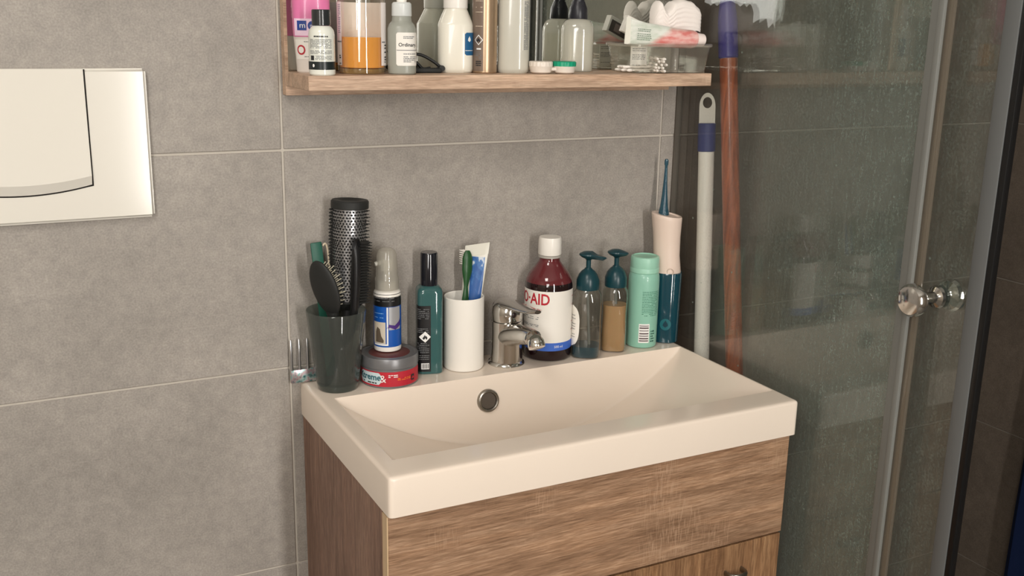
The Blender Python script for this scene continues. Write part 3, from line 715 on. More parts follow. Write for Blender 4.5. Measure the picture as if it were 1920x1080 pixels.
obj('cap', lathe(bmesh.new(), [(0, .1280), (.0118, .1280), (.0122, .1285), (.0122, .1740), (.0112, .1755), (0, .1755)], 48), BLACKG, t)

# white cup with toothbrush and toothpaste ---------------------------
x, y = .2475, -.0335
t = thing('bathroom_cup', 'plain white cylindrical cup holding a toothbrush and toothpaste', 'cup', (x, y, 0))
obj('cup_body', lathe(bmesh.new(), [(0, .0035), (.0255, .0035), (.0268, .006), (.0272, .1065), (.0282, .1078), (.0292, .1066), (.0294, .004), (.0280, .0008), (0, .0005)], 72), WHITE, t)
t = thing('toothbrush', 'dark green toothbrush standing head up in the white cup', 'toothbrush', (.2480, -.0350, .006))
tbp = [(0, 0, 0), (.0005, .0000, .055), (.0012, .0005, .095), (.0030, .002, .118), (.0052, .004, .135), (.0066, .006, .152), (.0072, .007, .166)]
C_ = curve_pts(tbp, 5); Rr = []
for p in C_:
    z = p.z; Rr.append(.0052 if z < .09 else .0052-.0026*(z-.09)/.025 if z < .115 else .0026+.0042*min(1, (z-.115)/.022) if z < .155 else max(.002, .0068*math.sqrt(max(.05, 1-((z-.150)/.0175)**2))))
obj('handle', tube(bmesh.new(), C_, Rr, 16, flat=(.62, 1.15)), pbr('green_brush', (34, 78, 40), .35), t)
bs = bmesh.new()
for i in range(7):
    for j in range(3):
        a = Vector((.0062+(j-1)*.0022, .0085, .145+i*.0032)); tube(bs, [a, a+Vector((-.0048+j*.0006, .0085, .0012))], [.0009, .0007], 5)
obj('bristles', bs, WHITE, t, kind='stuff')
t = thing('toothpaste_tube', 'blue and white toothpaste tube standing crimp up in the white cup', 'toothpaste', (.2500, -.0280, .012))
bm = bmesh.new(); SEG = 36; rings = []; a0, b0 = Vector((.0020, 0, 0)), Vector((.0215, .0015, .1680))
yaw = Matrix.Rotation(rad(-38), 3, 'Z')
for f, w, th_ in ((0, .008, .008), (.05, .0120, .0118), (.12, .0130, .0120), (.45, .0146, .0085), (.75, .0165, .0046), (.90, .0175, .0018), (.905, .0180, .0008), (1.0, .0180, .0007)):
    c = a0.lerp(b0, f); rings.append([bm.verts.new(c+yaw @ Vector((w*cos(2*pi*k/SEG), th_*sin(2*pi*k/SEG), w*cos(2*pi*k/SEG)*.20*f))) for k in range(SEG)])
rings = [[bm.verts.new(a0)]]+rings+[[bm.verts.new(b0)]]
join_rings(bm, rings, SEG)
def paste():
    tt = NT('toothpaste_print'); tc = tt.coords((1, 1, 1)); sx = tt.n('SeparateXYZ', {0: tc})
    sh = tt.n('Math', {0: sx.outputs[2], 1: -.116}, operation='MULTIPLY'); cx_ = tt.n('Math', {0: sx.outputs[0], 1: sh.outputs[0]}, operation='ADD')
    n1 = tt.n('TexNoise', {'Vector': tt.coords((140, 140, 90)), 'Scale': 1.0, 'Detail': 4.0})
    e = tt.n('Math', {0: cx_.outputs[0], 1: -.0045}, operation='GREATER_THAN'); e2 = tt.n('Math', {0: cx_.outputs[0], 1: .0118}, operation='LESS_THAN')
    zt = tt.n('Math', {0: sx.outputs[2], 1: .1500}, operation='LESS_THAN')
    k1 = tt.n('Math', {0: e.outputs[0], 1: e2.outputs[0]}, operation='MULTIPLY'); k2 = tt.n('Math', {0: k1.outputs[0], 1: zt.outputs[0]}, operation='MULTIPLY')
    zr = tt.n('MapRange', {0: sx.outputs[2], 1: .09, 2: .165, 3: -.30, 4: .12}); ns = tt.n('Math', {0: n1.outputs[0], 1: zr.outputs[0]}, operation='ADD')
    col = tt.ramp(ns.outputs[0], [(.35, lin((46, 92, 158))), (.52, lin((70, 120, 180))), (.60, lin((206, 214, 222)))])
    mx = tt.n('MixRGB', {'Fac': k2.outputs[0], 'Color1': lin((226, 224, 212)), 'Color2': col})
    b = tt.n('BsdfPrincipled', {'Base Color': mx.outputs[0], 'Roughness': .3}); tt.link(b.outputs[0], tt.out.inputs[0]); return tt.m
obj('tube_body', bm, paste(), t)
obj('cap', lathe(bmesh.new(), [(0, -.006), (.0085, -.006), (.0095, .002), (0, .004)], 24), WHITE, t)

# faucet --------------------------------------------------------------
FX, FYY = .3120, -.0445
t = thing('basin_faucet', 'chrome single-lever basin faucet in the middle of the washbasin ledge', 'faucet', (FX, FYY, 0))
bm = lathe(bmesh.new(), [(0, 0), (.0268, 0), (.0275, .0015), (.0262, .0045), (.0242, .006), (.0232, .020), (.0228, .045), (.0232, .0660), (.0220, .0668), (0, .0668)], 64)
obj('body', bm, CHROME, t)
sp = bmesh.new(); SC = curve_pts([(0, -.004, .043), (0, -.026, .051), (0, -.052, .0575), (0, -.074, .0610), (0, -.0890, .0615)], 6); n = len(SC)
rings = []; SEG = 32
for i, p in enumerate(SC):
    f = i/(n-1); w = .0205-.0070*min(1, f*1.3); h = .0190-.0075*f**.8
    if f > .9: w *= 1-.25*(f-.9)/.1; h *= 1-.3*(f-.9)/.1
    rings.append([sp.verts.new((p.x+w*cos(2*pi*k/SEG), p.y, p.z+h*sin(2*pi*k/SEG)*(1 if sin(2*pi*k/SEG) > 0 else 1.1-.25*f))) for k in range(SEG)])
rings = [[sp.verts.new(SC[0])]]+rings+[[sp.verts.new(SC[-1])]]; join_rings(sp, rings, SEG)
so = obj('spout', sp, CHROME, t)
aer = xform(lathe(bmesh.new(), [(0, .001), (.0090, 0), (.0118, .001), (.0124, .003), (.0124, .010), (.0112, .013), (0, .013)], 40), Matrix.Translation((0, -.0915, .0552)) @ Matrix.Rotation(rad(-32), 4, 'X') @ Matrix.Translation((0, 0, -.006)))
obj('aerator', aer, pbr('bright_chrome', (232, 230, 226), .08, metal=1), so)
lv = lathe(bmesh.new(), [(0, .0672), (.0222, .0672), (.0232, .0690), (.0232, .0800), (.0222, .0880), (.0180, .0940), (.0100, .0972), (0, .0980)], 64)
lo_ = obj('handle_dome', lv, CHROME, t)
hl = bmesh.new(); HC = curve_pts([(0, .010, .0900), (0, -.012, .0925), (0, -.036, .0945), (0, -.064, .0975), (0, -.094, .1025)], 6); n = len(HC); rings = []
for i, p in enumerate(HC):
    f = i/(n-1); w = .0185-.0070*f if f < .93 else .0115*(1-(f-.93)*8); h = (.0080-.0052*f)
    rings.append([hl.verts.new((p.x+w*cos(2*pi*k/SEG), p.y, p.z+h*sin(2*pi*k/SEG))) for k in range(SEG)])
rings = [[hl.verts.new(HC[0])]]+rings+[[hl.verts.new(HC[-1])]]; join_rings(hl, rings, SEG); obj('lever', hl, CHROME, lo_)
bd = bmesh.new(); bmesh.ops.create_uvsphere(bd, u_segments=20, v_segments=10, radius=.0042); xform(bd, Matrix.Translation((0, -.0228, .0795)) @ Matrix.Diagonal((1, .35, 1, 1)))
obj('index_button', bd, pbr('index_dark', (44, 32, 30), .25), lo_, label='dark temperature mark')

# mouthwash ------------------------------------------------------------
x, y = .3855, -.0368
t = thing('mouthwash_bottle', 'brown mouthwash bottle with a white cap and white label with red lettering, behind the faucet', 'bottle', (x, y, 0), face_cam(x, y))
MW = Surf([(0, .0300, .0300, 2), (.002, .0345, .0345, 2), (.006, .0358, .0358, 2), (.1130, .0358, .0358, 2), (.1190, .0346, .0346, 2), (.1290, .0300, .0300, 2), (.1400, .0215, .0215, 2), (.1480, .0158, .0158, 2), (.1520, .0150, .0150, 2), (.1570, .0150, .0150, 2)])
def amber():
    tt = NT('brown_bottle'); z = tt.n('SeparateXYZ', {0: tt.coords()})
    f = tt.n('Math', {0: z.outputs[2], 1: .1180}, operation='LESS_THAN')
    c = tt.n('MixRGB', {'Fac': f.outputs[0], 'Color1': lin((98, 40, 44)), 'Color2': lin((30, 12, 14))})
    b = tt.n('BsdfPrincipled', {'Base Color': c.outputs[0], 'Roughness': .06, 'Coat Weight': .3}); tt.link(b.outputs[0], tt.out.inputs[0]); return tt.m
obj('bottle_body', MW.mesh(72), amber(), t)
lb = obj('label', MW.patch(-188, 8, .0300, .1085, .0003, 3), PAPER, t)
obj('blue_band', MW.patch(-188, 8, .0175, .0300, .0003, 2), BLUE, lb)
obj('lettering', MW.wrap(xform(text_bm('PERIO·AID', .0235, 'RIGHT', .00045), Matrix.Diagonal((.80, 1, 1, 1))), -86, .0955, .0006), RED, lb, smooth=False)
obj('lettering', MW.wrap(text_bm('500 ml', .0052), -62, .0240, .0007), WINK, lb, smooth=False)
obj('small_print', MW.lines(-168, -112, [.0810, .0790, .0680, .0650, .0560, .0540, .0440], .0009, .0006, 31, gap=.5), GINK, lb, smooth=False)
obj('small_print', MW.lines(-18, -6, [.097, .084, .071, .058, .045], .0013, .0006, 32), pbr('rose_ink', (176, 110, 110), .5), lb, smooth=False)
obj('neck_ring', lathe(bmesh.new(), [(.0152, .1535), (.0172, .1540), (.0172, .1572), (.0150, .1578)], 48), pbr('ring_grey', (170, 166, 158), .4), t)
cpb = bmesh.new(); Ns = 96; rings = [[cpb.verts.new((0, 0, .1580))]]
for z, r_, k in ((.1580, .0168, 1), (.1590, .0172, 1), (.1800, .0168, 1), (.1840, .0160, 0)):
    rings.append([cpb.verts.new(((r_+(.0003*(-1)**i)*k)*cos(2*pi*i/Ns), (r_+(.0003*(-1)**i)*k)*sin(2*pi*i/Ns), z)) for i in range(Ns)])
rings.append([cpb.verts.new((0, 0, .1845))]); obj('cap', join_rings(cpb, rings, Ns), WHITE, t, auto=60)

# two hand soap pumps ------------------------------------------------
def pump_top(t, zc, R, nozzle_deg, head_len):
    c = obj('pump_collar', lathe(bmesh.new(), [(0, zc-.004), (R, zc-.004), (R+.0004, zc-.002), (R+.0002, zc+.010), (R-.0012, zc+.0135), (R-.003, zc+.0185), (R-.007, zc+.0235), (.0058, zc+.0265), (.0052, zc+.028), (0, zc+.028)], 48), TEALD, t)
    h = bmesh.new(); lathe(h, [(.0036, zc+.026), (.0036, zc+.040), (.0062, zc+.0425)], 24)
    rings = []; SEG = 32                                  # saucer head drawn out to one side as the nozzle
    for z, k in ((zc+.0415, .30), (zc+.0450, .80), (zc+.0482, 1.0), (zc+.0500, .96), (zc+.0525, .60), (zc+.0535, .2)):
        rings.append([h.verts.new((k*.0145*cos(2*pi*i/SEG)*(1+(head_len if cos(2*pi*i/SEG) > 0 else 0)*abs(cos(2*pi*i/SEG))**2), k*.0125*sin(2*pi*i/SEG)*(1-.15*max(0, cos(2*pi*i/SEG))), z-(.0035*max(0, cos(2*pi*i/SEG))**2*head_len*2 if k > .5 else 0))) for i in range(SEG)])
    rings = [[h.verts.new((0, 0, zc+.0412))]]+rings+[[h.verts.new((0, 0, zc+.0537))]]; join_rings(h, rings, SEG)
    obj('pump_head', xform(h, Matrix.Rotation(rad(nozzle_deg), 4, 'Z')), TEALD, c)
    obj('dip_tube', tube(bmesh.new(), [(0, 0, zc-.004), (.003, 0, zc*.5), (.006, 0, .008)], .0022, 10), pbr('dip_grey', (120, 126, 124), .4), t)
CLEARP = thin('soap_clear', (232, 231, 226), .10, (170, 168, 160), .06, 1.6)
def soap(x, y, zt, a, label, liquid, lcol, name_, wavy):
    t = thing('soap_pump', label, 'soap dispenser', (x, y, 0), face_cam(x, y))
    sf = Surf([(0, a*.80, a*.72, 3), (.002, a*.94, a*.88, 3), (.006, a, a*.92, 3), (zt*.30, a*.99, a*.90, 3), (zt*.55, a*.955, a*.87, 2.8), (zt*.80, a*.99, a*.90, 2.6), (zt*.91, a*.96, a*.88, 2.3), (zt*.975, a*.78, a*.76, 2), (zt, a*.68, a*.68, 2)])
    obj('bottle_body', sf.mesh(56), CLEARP, t)
    obj('liquid_soap', Surf([(z, q*.93, w*.93, p) for z, q, w, p in sf.r]).mesh(48, z0=.0022, z1=liquid), lcol, t)
    pump_top(t, zt+.0015, .0168 if a > .021 else .0165, 12 if a > .021 else 6, .9 if a > .021 else .25)
    return t, sf
t, sf = soap(.4378, -.0625, .1080, .0224, 'hand soap dispenser with a dark teal pump and white oval label, nearly empty', .0185,
    pbr('blue_soap', (14, 70, 88), .15, coat=.3), 'blue', 0)
lp = bmesh.new(); rows = []
for j in range(15):
    f = j/14; z = .0190+.0640*f; hw = 34*math.sqrt(max(0, 1-abs(2*f-1)**3.2))
    rows.append([lp.verts.new(sf.pt(rad(-152+(hw*(2*i/10-1))), z, .0005)) for i in range(11)])
for p_, q_ in zip(rows, rows[1:]):
    for i in range(10):
        try: lp.faces.new((p_[i], p_[i+1], q_[i+1], q_[i]))
        except Exception: pass
lb = obj('label', lp, PAPER, t, label='white oval side label')
obj('small_print', sf.lines(-170, -134, [.034, .038, .046, .050, .054, .062, .067], .0010, .0009, 41), GINK, lb, smooth=False)
t, sf = soap(.4925, -.0545, .1050, .0198, 'hand soap dispenser with a dark teal pump, three quarters full of beige soap', .0740,
    pbr('beige_soap', (196, 158, 112), .3, sss=.2), 'beige', 0)
obj('small_print', sf.lines(-178, -168, [.030, .066, .069], .0022, .0006, 43), INK, t, smooth=False)

# mint bottle ---------------------------------------------------------
x, y = .5478, -.0500
t = thing('mint_bottle', 'mint green bottle with a pale screw cap and barcode label, right of the soap dispensers', 'bottle', (x, y, 0), face_cam(x, y))
MB = Surf([(0, .0200, .0200, 2), (.002, .0232, .0232, 2), (.005, .0240, .0240, 2), (.1060, .0240, .0240, 2), (.1130, .0236, .0236, 2), (.1180, .0222, .0222, 2), (.1190, .0215, .0215, 2)])
obj('bottle_body', MB.mesh(64), pbr('mint_plastic', (142, 194, 174), .35, coat=.2), t)
MC = pbr('mint_cap', (156, 206, 184), .35)
obj('cap', lathe(bmesh.new(), [(0, .1192), (.0220, .1192), (.0226, .1200), (.0226, .1265), (.0222, .1272), (.0224, .1280), (.0222, .1410), (.0214, .1435), (.0190, .1445), (.0180, .1430), (0, .1425)], 56), MC, t)
obj('small_print', MB.lines(-92, -22, [.0910-.0027*i for i in range(15)], .0009, .0003, 51), pbr('green_ink', (52, 116, 92), .5), t, smooth=False)
bc = obj('barcode_panel', MB.patch(-100, -60, .0100, .0405, .0003, 1), WINK, t)
bm = bmesh.new()
for i, (a, h) in enumerate(((.0125, .0018), (.0160, .0022), (.0205, .0014), (.0240, .0020), (.0290, .0012), (.0330, .0022), (.0370, .0012))): MB.patch(-97, -63, a, a+h, .0006, 1, bm=bm)
obj('barcode', bm, pbr('barcode_grey', (90, 74, 76), .5), bc, smooth=False)
obj('small_print', MB.lines(-54, -36, [.0110, .0150, .0190, .0230, .0270], .0022, .0003, 53), pbr('green_ink2', (46, 92, 78), .5), t, smooth=False)

# water flosser --------------------------------------------------------
x, y = .5960, -.0450
t = thing('water_flosser', 'water flosser with a white handle and dark teal tank in the corner against the glass', 'water flosser', (x, y, 0), face_cam(x, y))
WT = Surf([(0, .0185, .0185, 2.4), (.002, .0210, .0210, 2.4), (.112, .0222, .0222, 2.4), (.114, .0216, .0216, 2.4)])
obj('tank', WT.mesh(56), pbr('teal_tank', (14, 66, 80), .12, trans=.15, coat=.4), t)
wm = obj('tank_mark', WT.decal(-88, .0330, [(.0085*cos(a*pi/12), .0095*sin(a*pi/12)-.001) for a in range(24)], .0006), pbr('tank_print', (18, 96, 104), .4), t, smooth=False)
obj('drop_mark', WT.decal(-88, .0330, [(0, .006), (-.0035, 0), (-.004, -.003), (0, -.006), (.004, -.003), (.0035, 0)], .0009), pbr('tank_print2', (6, 50, 64), .4), wm, smooth=False)
bm = bmesh.new(); rings = []; SEG = 48
for z, a, sx_ in ((.1000, .0195, -.0010), (.1025, .0212, -.0012), (.1120, .0222, -.0020), (.1400, .0205, -.0038), (.1700, .0212, -.0050), (.1980, .0236, -.0065), (.2030, .0240, -.0068), (.2045, .0232, -.0068), (.2047, .0205, -.0068), (.2030, .0195, -.0068)):
    dz = .0035 if z > .19 else -.0035 if z < .11 else 0
    rings.append([bm.verts.new((sx_+a*cos(2*pi*k/SEG), a*.96*sin(2*pi*k/SEG), z-dz*cos(2*pi*k/SEG))) for k in range(SEG)])
rings.append([bm.verts.new((-.0068, 0, .2030))]); rings = [[bm.verts.new((-.001, 0, .1005))]]+rings
hnd = obj('handle', join_rings(bm, rings, SEG), WARMW, t, label='white handle')
bt = bmesh.new(); xform(lathe(bt, [(.0045, 0), (.0052, .0008), (.0058, 0)], 28), Matrix.Translation((.004, -.0212, .1175)) @ Matrix.Rotation(rad(96), 4, 'X')); obj('button', bt, WARMW, hnd)
TIP = thin('blue_tip', (150, 186, 200), .45, (70, 124, 146), .1)
for dx, dy in ((-.012, .003),):
    bm = lathe(bmesh.new(), [(0, .2030), (.0085, .2030), (.0080, .2075), (.0062, .2160), (.0044, .2350), (.0030, .2560), (.0021, .2760), (.0021, .2800), (.0030, .2815), (.0032, .2870), (.0024, .2900), (0, .2905)], 24)
    obj('jet_tip', xform(bm, Matrix.Translation((dx, dy, 0))), TIP, t, label='slim blue jet tip')


# ================================================================== things on the shelf under the mirror
def shelf_thing(name, label, cat, x, y, extra=0, group=None): return thing(name, label, cat, (x, y, SZ), face_cam(x, y)+rad(extra), group)
# pink and white bottle
t = shelf_thing('pink_bottle', 'pink and white lotion bottle at the left end of the shelf', 'bottle', .0290, -.0480)
PB = Surf([(0, .0175, .0150, 3), (.002, .0190, .0165, 3), (.020, .0200, .0170, 3), (.050, .0225, .0180, 2.8), (.085, .0235, .0185, 2.6), (.115, .0225, .0180, 2.4), (.135, .0165, .0150, 2.2), (.145, .0120, .0120, 2)])
obj('lower_body', PB.mesh(56, z1=.0440), pbr('lotion_white', (222, 214, 206), .35), t)
obj('upper_body', PB.mesh(56, z0=.0442), pbr('pink_plastic', (222, 120, 168), .3, coat=.3), t, label='glossy pink upper half')
lb = obj('label', PB.patch(-150, -62, .0455, .0660, .0004, 2), pbr('label_pink', (236, 206, 226), .5), t)
obj('navy_square', PB.patch(-138, -107, .0520, .0635, .0007, 1), NAVYL, lb, smooth=False)
obj('navy_disc', PB.decal(-87, .0577, [(.0050*cos(a*pi/12), .0055*sin(a*pi/12)) for a in range(24)], .0007), NAVYL, lb, smooth=False)
obj('lettering', PB.wrap(text_bm('m', .0095), -120, .0578, .0010), WINK, lb, smooth=False)
obj('lettering', PB.wrap(text_bm('n°', .0055), -87, .0578, .0010), WINK, lb, smooth=False)
l2 = obj('label', PB.patch(-150, -62, .0170, .0410, .0004, 2), PAPER, t)
obj('red_ring', PB.decal(-128, .0285, [(.0050*cos(a*pi/12), .0060*sin(a*pi/12)) for a in range(24)], .0007), RED, l2, smooth=False)
obj('red_ring_center', PB.decal(-128, .0285, [(.0032*cos(a*pi/12), .0040*sin(a*pi/12)) for a in range(24)], .0010), PAPER, l2, smooth=False)
obj('small_print', PB.lines(-118, -70, [.0380, .0200], .0009, .0007, 61), GINK, l2, smooth=False)
obj('cap', lathe(bmesh.new(), [(0, .145), (.0140, .145), (.0145, .147), (.0140, .170), (0, .172)], 40), WHITE, t)
# small white bottle with black cap
t = shelf_thing('shampoo_bottle', 'small white bottle with a black cap and dense black print, front left of the shelf', 'bottle', .0262, -.0995)
SB = Surf([(0, .0145, .0145, 2), (.0015, .0157, .0157, 2), (.006, .0159, .0159, 2), (.0480, .0157, .0157, 2), (.0530, .0148, .0148, 2), (.0565, .0122, .0122, 2), (.0580, .0105, .0105, 2)])
obj('bottle_body', SB.mesh(56), pbr('milk_white', (226, 228, 218), .18, coat=.4), t)
obj('black_band', SB.patch(-190, 10, .0070, .0165, .0003, 1), pbr('band_black', (30, 38, 38), .3), t, label='black band near the bottle base')
obj('white_dot', SB.decal(-128, .0118, [(.0014*cos(a*pi/6), .0020*sin(a*pi/6)) for a in range(12)], .0007), WINK, t, smooth=False)
obj('brand_print', SB.lines(-125, -62, [.0450], .0016, .0003, 70, gap=.1), INK, t, smooth=False)
obj('small_print', SB.lines(-148, -44, [.0418, .0402, .0386, .0370, .0354, .0338, .0322, .0288, .0272, .0256], .0008, .0003, 71), GINK, t, smooth=False)
obj('small_print', SB.lines(-120, -44, [.0228, .0214, .0200, .0186], .0007, .0003, 72), GINK, t, smooth=False)
obj('print_block', SB.patch(-144, -126, .0180, .0235, .0003, 1), INK, t, smooth=False)
obj('cap', lathe(bmesh.new(), [(0, .0582), (.0108, .0582), (.0113, .0588), (.0113, .0760), (.0105, .0770), (0, .0770)], 40), pbr('cap_black', (38, 42, 44), .22, coat=.5), t)
# large clear bottle with amber liquid
x, y = .0885, -.0655
t = shelf_thing('amber_toner_bottle', 'big clear bottle half full of amber liquid with a pale wraparound label', 'bottle', x, y)
CR = Surf([(0, .0280, .0280, 2), (.002, .0300, .0300, 2), (.150, .0300, .0300, 2), (.165, .0240, .0240, 2), (.175, .0140, .0140, 2), (.190, .0140, .0140, 2)])
obj('bottle_body', CR.mesh(72), thin('toner_clear', (250, 249, 246), .02, (210, 206, 196), .02, 2.2), t)
obj('liquid', Surf([(.0070, .0250, .0250, 2), (.0080, .0280, .0280, 2), (.0450, .0283, .0283, 2)]).mesh(64), pbr('amber_liquid', (255, 182, 84), .05, trans=.3, ior=1.2, sss=0), t, label='amber liquid')
obj('glass_base', Surf([(.0005, .0280, .0280, 2), (.003, .0290, .0290, 2), (.0066, .0285, .0285, 2)]).mesh(56), pbr('base_amber', (196, 160, 100), .08, trans=.6), t)
lb = obj('label', CR.patch(-38, 216, .0105, .0870, .0004, 3), pbr('label_mauve', (244, 236, 232), .5), t, label='pale wraparound label with a clear window')
obj('small_print', CR.lines(-158, -147, [.083-.0022*i for i in range(16)], .0009, .0008, 81), pbr('mauve_ink', (150, 136, 160), .5), lb, smooth=False)
for a0, a1 in ((-165, -144), (-36, -20)): obj('rule_line', CR.patch(a0, a1, .0385, .0400, .0008, 1), GINK, lb, smooth=False)
obj('small_print', CR.lines(-154, -147, [.012, .019, .0215], .0016, .0008, 82), INK, lb, smooth=False)
obj('small_print', CR.lines(-24, -12, [.014, .017, .020, .026, .031, .0345], .0016, .0008, 83), INK, lb, smooth=False)
obj('pump_neck', lathe(bmesh.new(), [(0, .188), (.0165, .188), (.0165, .212), (.012, .216), (0, .216)], 32), BLACK, t)
# grey bottle with white label and white dropper cap
t = shelf_thing('serum_bottle', 'square-shouldered grey frosted bottle with a white printed label and white cap', 'bottle', .1345, -.0860)
DB = Surf([(0, .0160, .0160, 2.6), (.0015, .0176, .0176, 2.6), (.004, .0179, .0179, 2.6), (.0560, .0179, .0179, 2.6), (.0610, .0160, .0160, 2.4), (.0650, .0126, .0126, 2), (.0710, .0118, .0118, 2)])
obj('bottle_body', DB.mesh(56), pbr('frosted_grey', (164, 166, 156), .3, trans=.15), t)
lb = obj('label', DB.patch(-112, -14, .0110, .0515, .0004, 2, corner=.002), PAPER, t)
obj('lettering', DB.wrap(text_bm('Ordinary.', .0062, bold=.0001), -66, .0365, .0007), INK, lb, smooth=False)
obj('small_print', DB.lines(-84, -40, [.0460, .0442], .0010, .0007, 91), GINK, lb, smooth=False)
obj('rule_line', DB.patch(-110, -16, .0296, .0304, .0007, 1), GINK, lb, smooth=False)
obj('small_print', DB.lines(-84, -30, [.0250, .0215, .0195, .0175, .0155], .0010, .0007, 92), GINK, lb, smooth=False)
cp = obj('cap', lathe(bmesh.new(), [(0, .0712), (.0122, .0712), (.0126, .0720), (.0122, .0860), (.0105, .0880), (0, .0885)], 40), pbr('cap_palegrey', (214, 218, 216), .3), t)
bm = bmesh.new(); lathe(bm, [(.0062, .0880), (.0068, .096), (.0060, .106), (.0035, .112), (0, .1135)], 28); obj('dropper_bulb', bm, WHITE, cp)
# black claw clip
t = thing('hair_claw', 'black plastic hair claw clip lying between the grey and the white bottle', 'hair clip', (.1800, -.0620, SZ), rad(-10))
bm = box(-.024, .017, -.009, .009, 0, .0062, bev=.002); obj('base_bar', bm, SOFTB, t)
for pts_ in (((-.024, 0, .0245), (-.008, 0, .0225), (.008, -.001, .014), (.0195, 0, .0050)), ((-.022, .004, .0175), (-.013, .004, .0115), (-.006, .004, .0050), (.004, .004, .0060))):
    obj('claw_arm', tube(bmesh.new(), curve_pts(pts_, 6), .0021, 10, flat=(1, 1.8)), SOFTB, t)
obj('hinge', tube(bmesh.new(), [(.0175, -.007, .0060), (.0175, .007, .0060)], .0040, 14), SOFTB, t)
# white bottle with blue side label
t = shelf_thing('white_dispenser_bottle', 'plain white angular bottle with a small blue label on its right side', 'bottle', .2235, -.0520)
FB = Surf([(0, .0210, .0200, 3.2), (.002, .0228, .0218, 3.2), (.005, .0233, .0222, 3.2), (.0615, .0233, .0222, 3.2), (.0645, .0226, .0214, 2.8), (.0790, .0165, .0160, 2.2), (.0825, .0150, .0148, 2), (.0830, .0148, .0148, 2)])
obj('bottle_body', FB.mesh(64), pbr('bottle_white', (230, 226, 212), .28, coat=.3), t)
lb = obj('label', FB.patch(-60, 110, .0230, .0520, .0004, 2, corner=.002), pbr('blue_label', (32, 92, 136), .35), t, label='blue label with a white drop')
obj('drop_mark', FB.decal(-46, .0430, [(0, .0045), (-.0018, .0015), (-.0022, -.0010), (0, -.0030), (.0022, -.0010), (.0018, .0015)], .0008), WINK, lb, smooth=False)
obj('drop_mark', FB.decal(75, .0400, [(0, .0050), (-.0030, .0010), (-.0022, -.0040), (.0022, -.0030), (.0030, .0015)], .0008), WINK, lb, smooth=False)
obj('rule_line', FB.patch(-59, -30, .0288, .0295, .0008, 1), WINK, lb, smooth=False)
obj('neck', lathe(bmesh.new(), [(0, .0826), (.0158, .0826), (.0160, .0836), (.0160, .1050), (.0150, .1060), (0, .1060)], 48), WHITE, t)
# beige-gold spray can
t = shelf_thing('gold_spray_can', 'tall bronze gold hairspray can with a flammable warning diamond', 'spray can', .2585, -.0690)
GC = Surf([(0, .0155, .0155, 2), (.0012, .0166, .0166, 2), (.175, .0166, .0166, 2), (.182, .0150, .0150, 2)])
obj('can_body', GC.mesh(64), pbr('gold_can', (178, 152, 124), .32, metal=.65), t)
lb = obj('print_panel', GC.patch(-172, -96, .0030, .1650, .0003, 3), pbr('can_print', (126, 110, 98), .4, metal=.2), t)
obj('diamond', GC.decal(-118, .0430, [(-.0062, 0), (0, -.0068), (.0062, 0), (0, .0068)], .0006), WINK, lb, smooth=False)
obj('diamond_center', GC.decal(-118, .0430, [(-.0048, 0), (0, -.0053), (.0048, 0), (0, .0053)], .0008), pbr('can_print', (0, 0, 0)), lb, smooth=False)
obj('flame_mark', GC.decal(-118, .0428, flame(.0023), .0011), INK, lb, smooth=False)
obj('rule_line', GC.patch(-128, -106, .0305, .0325, .0006, 1), WINK, lb, smooth=False)
obj('small_print', GC.lines(-132, -104, [.0270, .0245, .0225, .0205, .0185], .0009, .0006, 101), GINK, lb, smooth=False)
obj('small_print', GC.lines(-132, -104, [.0145, .0120, .0095], .0016, .0006, 102), INK, lb, smooth=False)
obj('small_print', GC.lines(-135, -100, [.060, .0780, .0920, .0840, .1010], .0009, .0006, 103), pbr('pale_gold_ink', (206, 190, 170), .5), lb, smooth=False)
obj('cap', lathe(bmesh.new(), [(0, .1825), (.0160, .1825), (.0164, .184), (.0158, .215), (.012, .219), (0, .219)], 48), pbr('gold_cap', (160, 136, 108), .3, metal=.6), t)
# tall grey-white bottle
t = shelf_thing('grey_lotion_bottle', 'tall pale grey bottle with vertical fine print on its right edge', 'bottle', .3010, -.0690)
HB_ = Surf([(0, .0195, .0185, 2.8), (.002, .0212, .0200, 2.8), (.006, .0218, .0206, 2.8), (.150, .0218, .0206, 2.8), (.162, .0190, .0185, 2.4), (.172, .0130, .0130, 2), (.180, .0125, .0125, 2)])
obj('bottle_body', HB_.mesh(64), pbr('lotion_grey', (198, 196, 184), .22, coat=.4), t)
bm = bmesh.new(); HB_.lines(-52, -32, [.0310+.00165*i for i in range(38)], .0009, .0004, 111, bm=bm); obj('small_print', bm, GINK, t, smooth=False)
obj('rule_line', HB_.patch(-56, -54.5, .030, .110, .0004, 1), WINK, t, smooth=False)
obj('green_print', HB_.patch(-172, -160, .062, .090, .0004, 1), pbr('sage_print', (128, 146, 130), .5), t, smooth=False)
obj('cap', lathe(bmesh.new(), [(0, .1805), (.0150, .1805), (.0154, .182), (.0150, .205), (0, .207)], 40), WHITE, t)
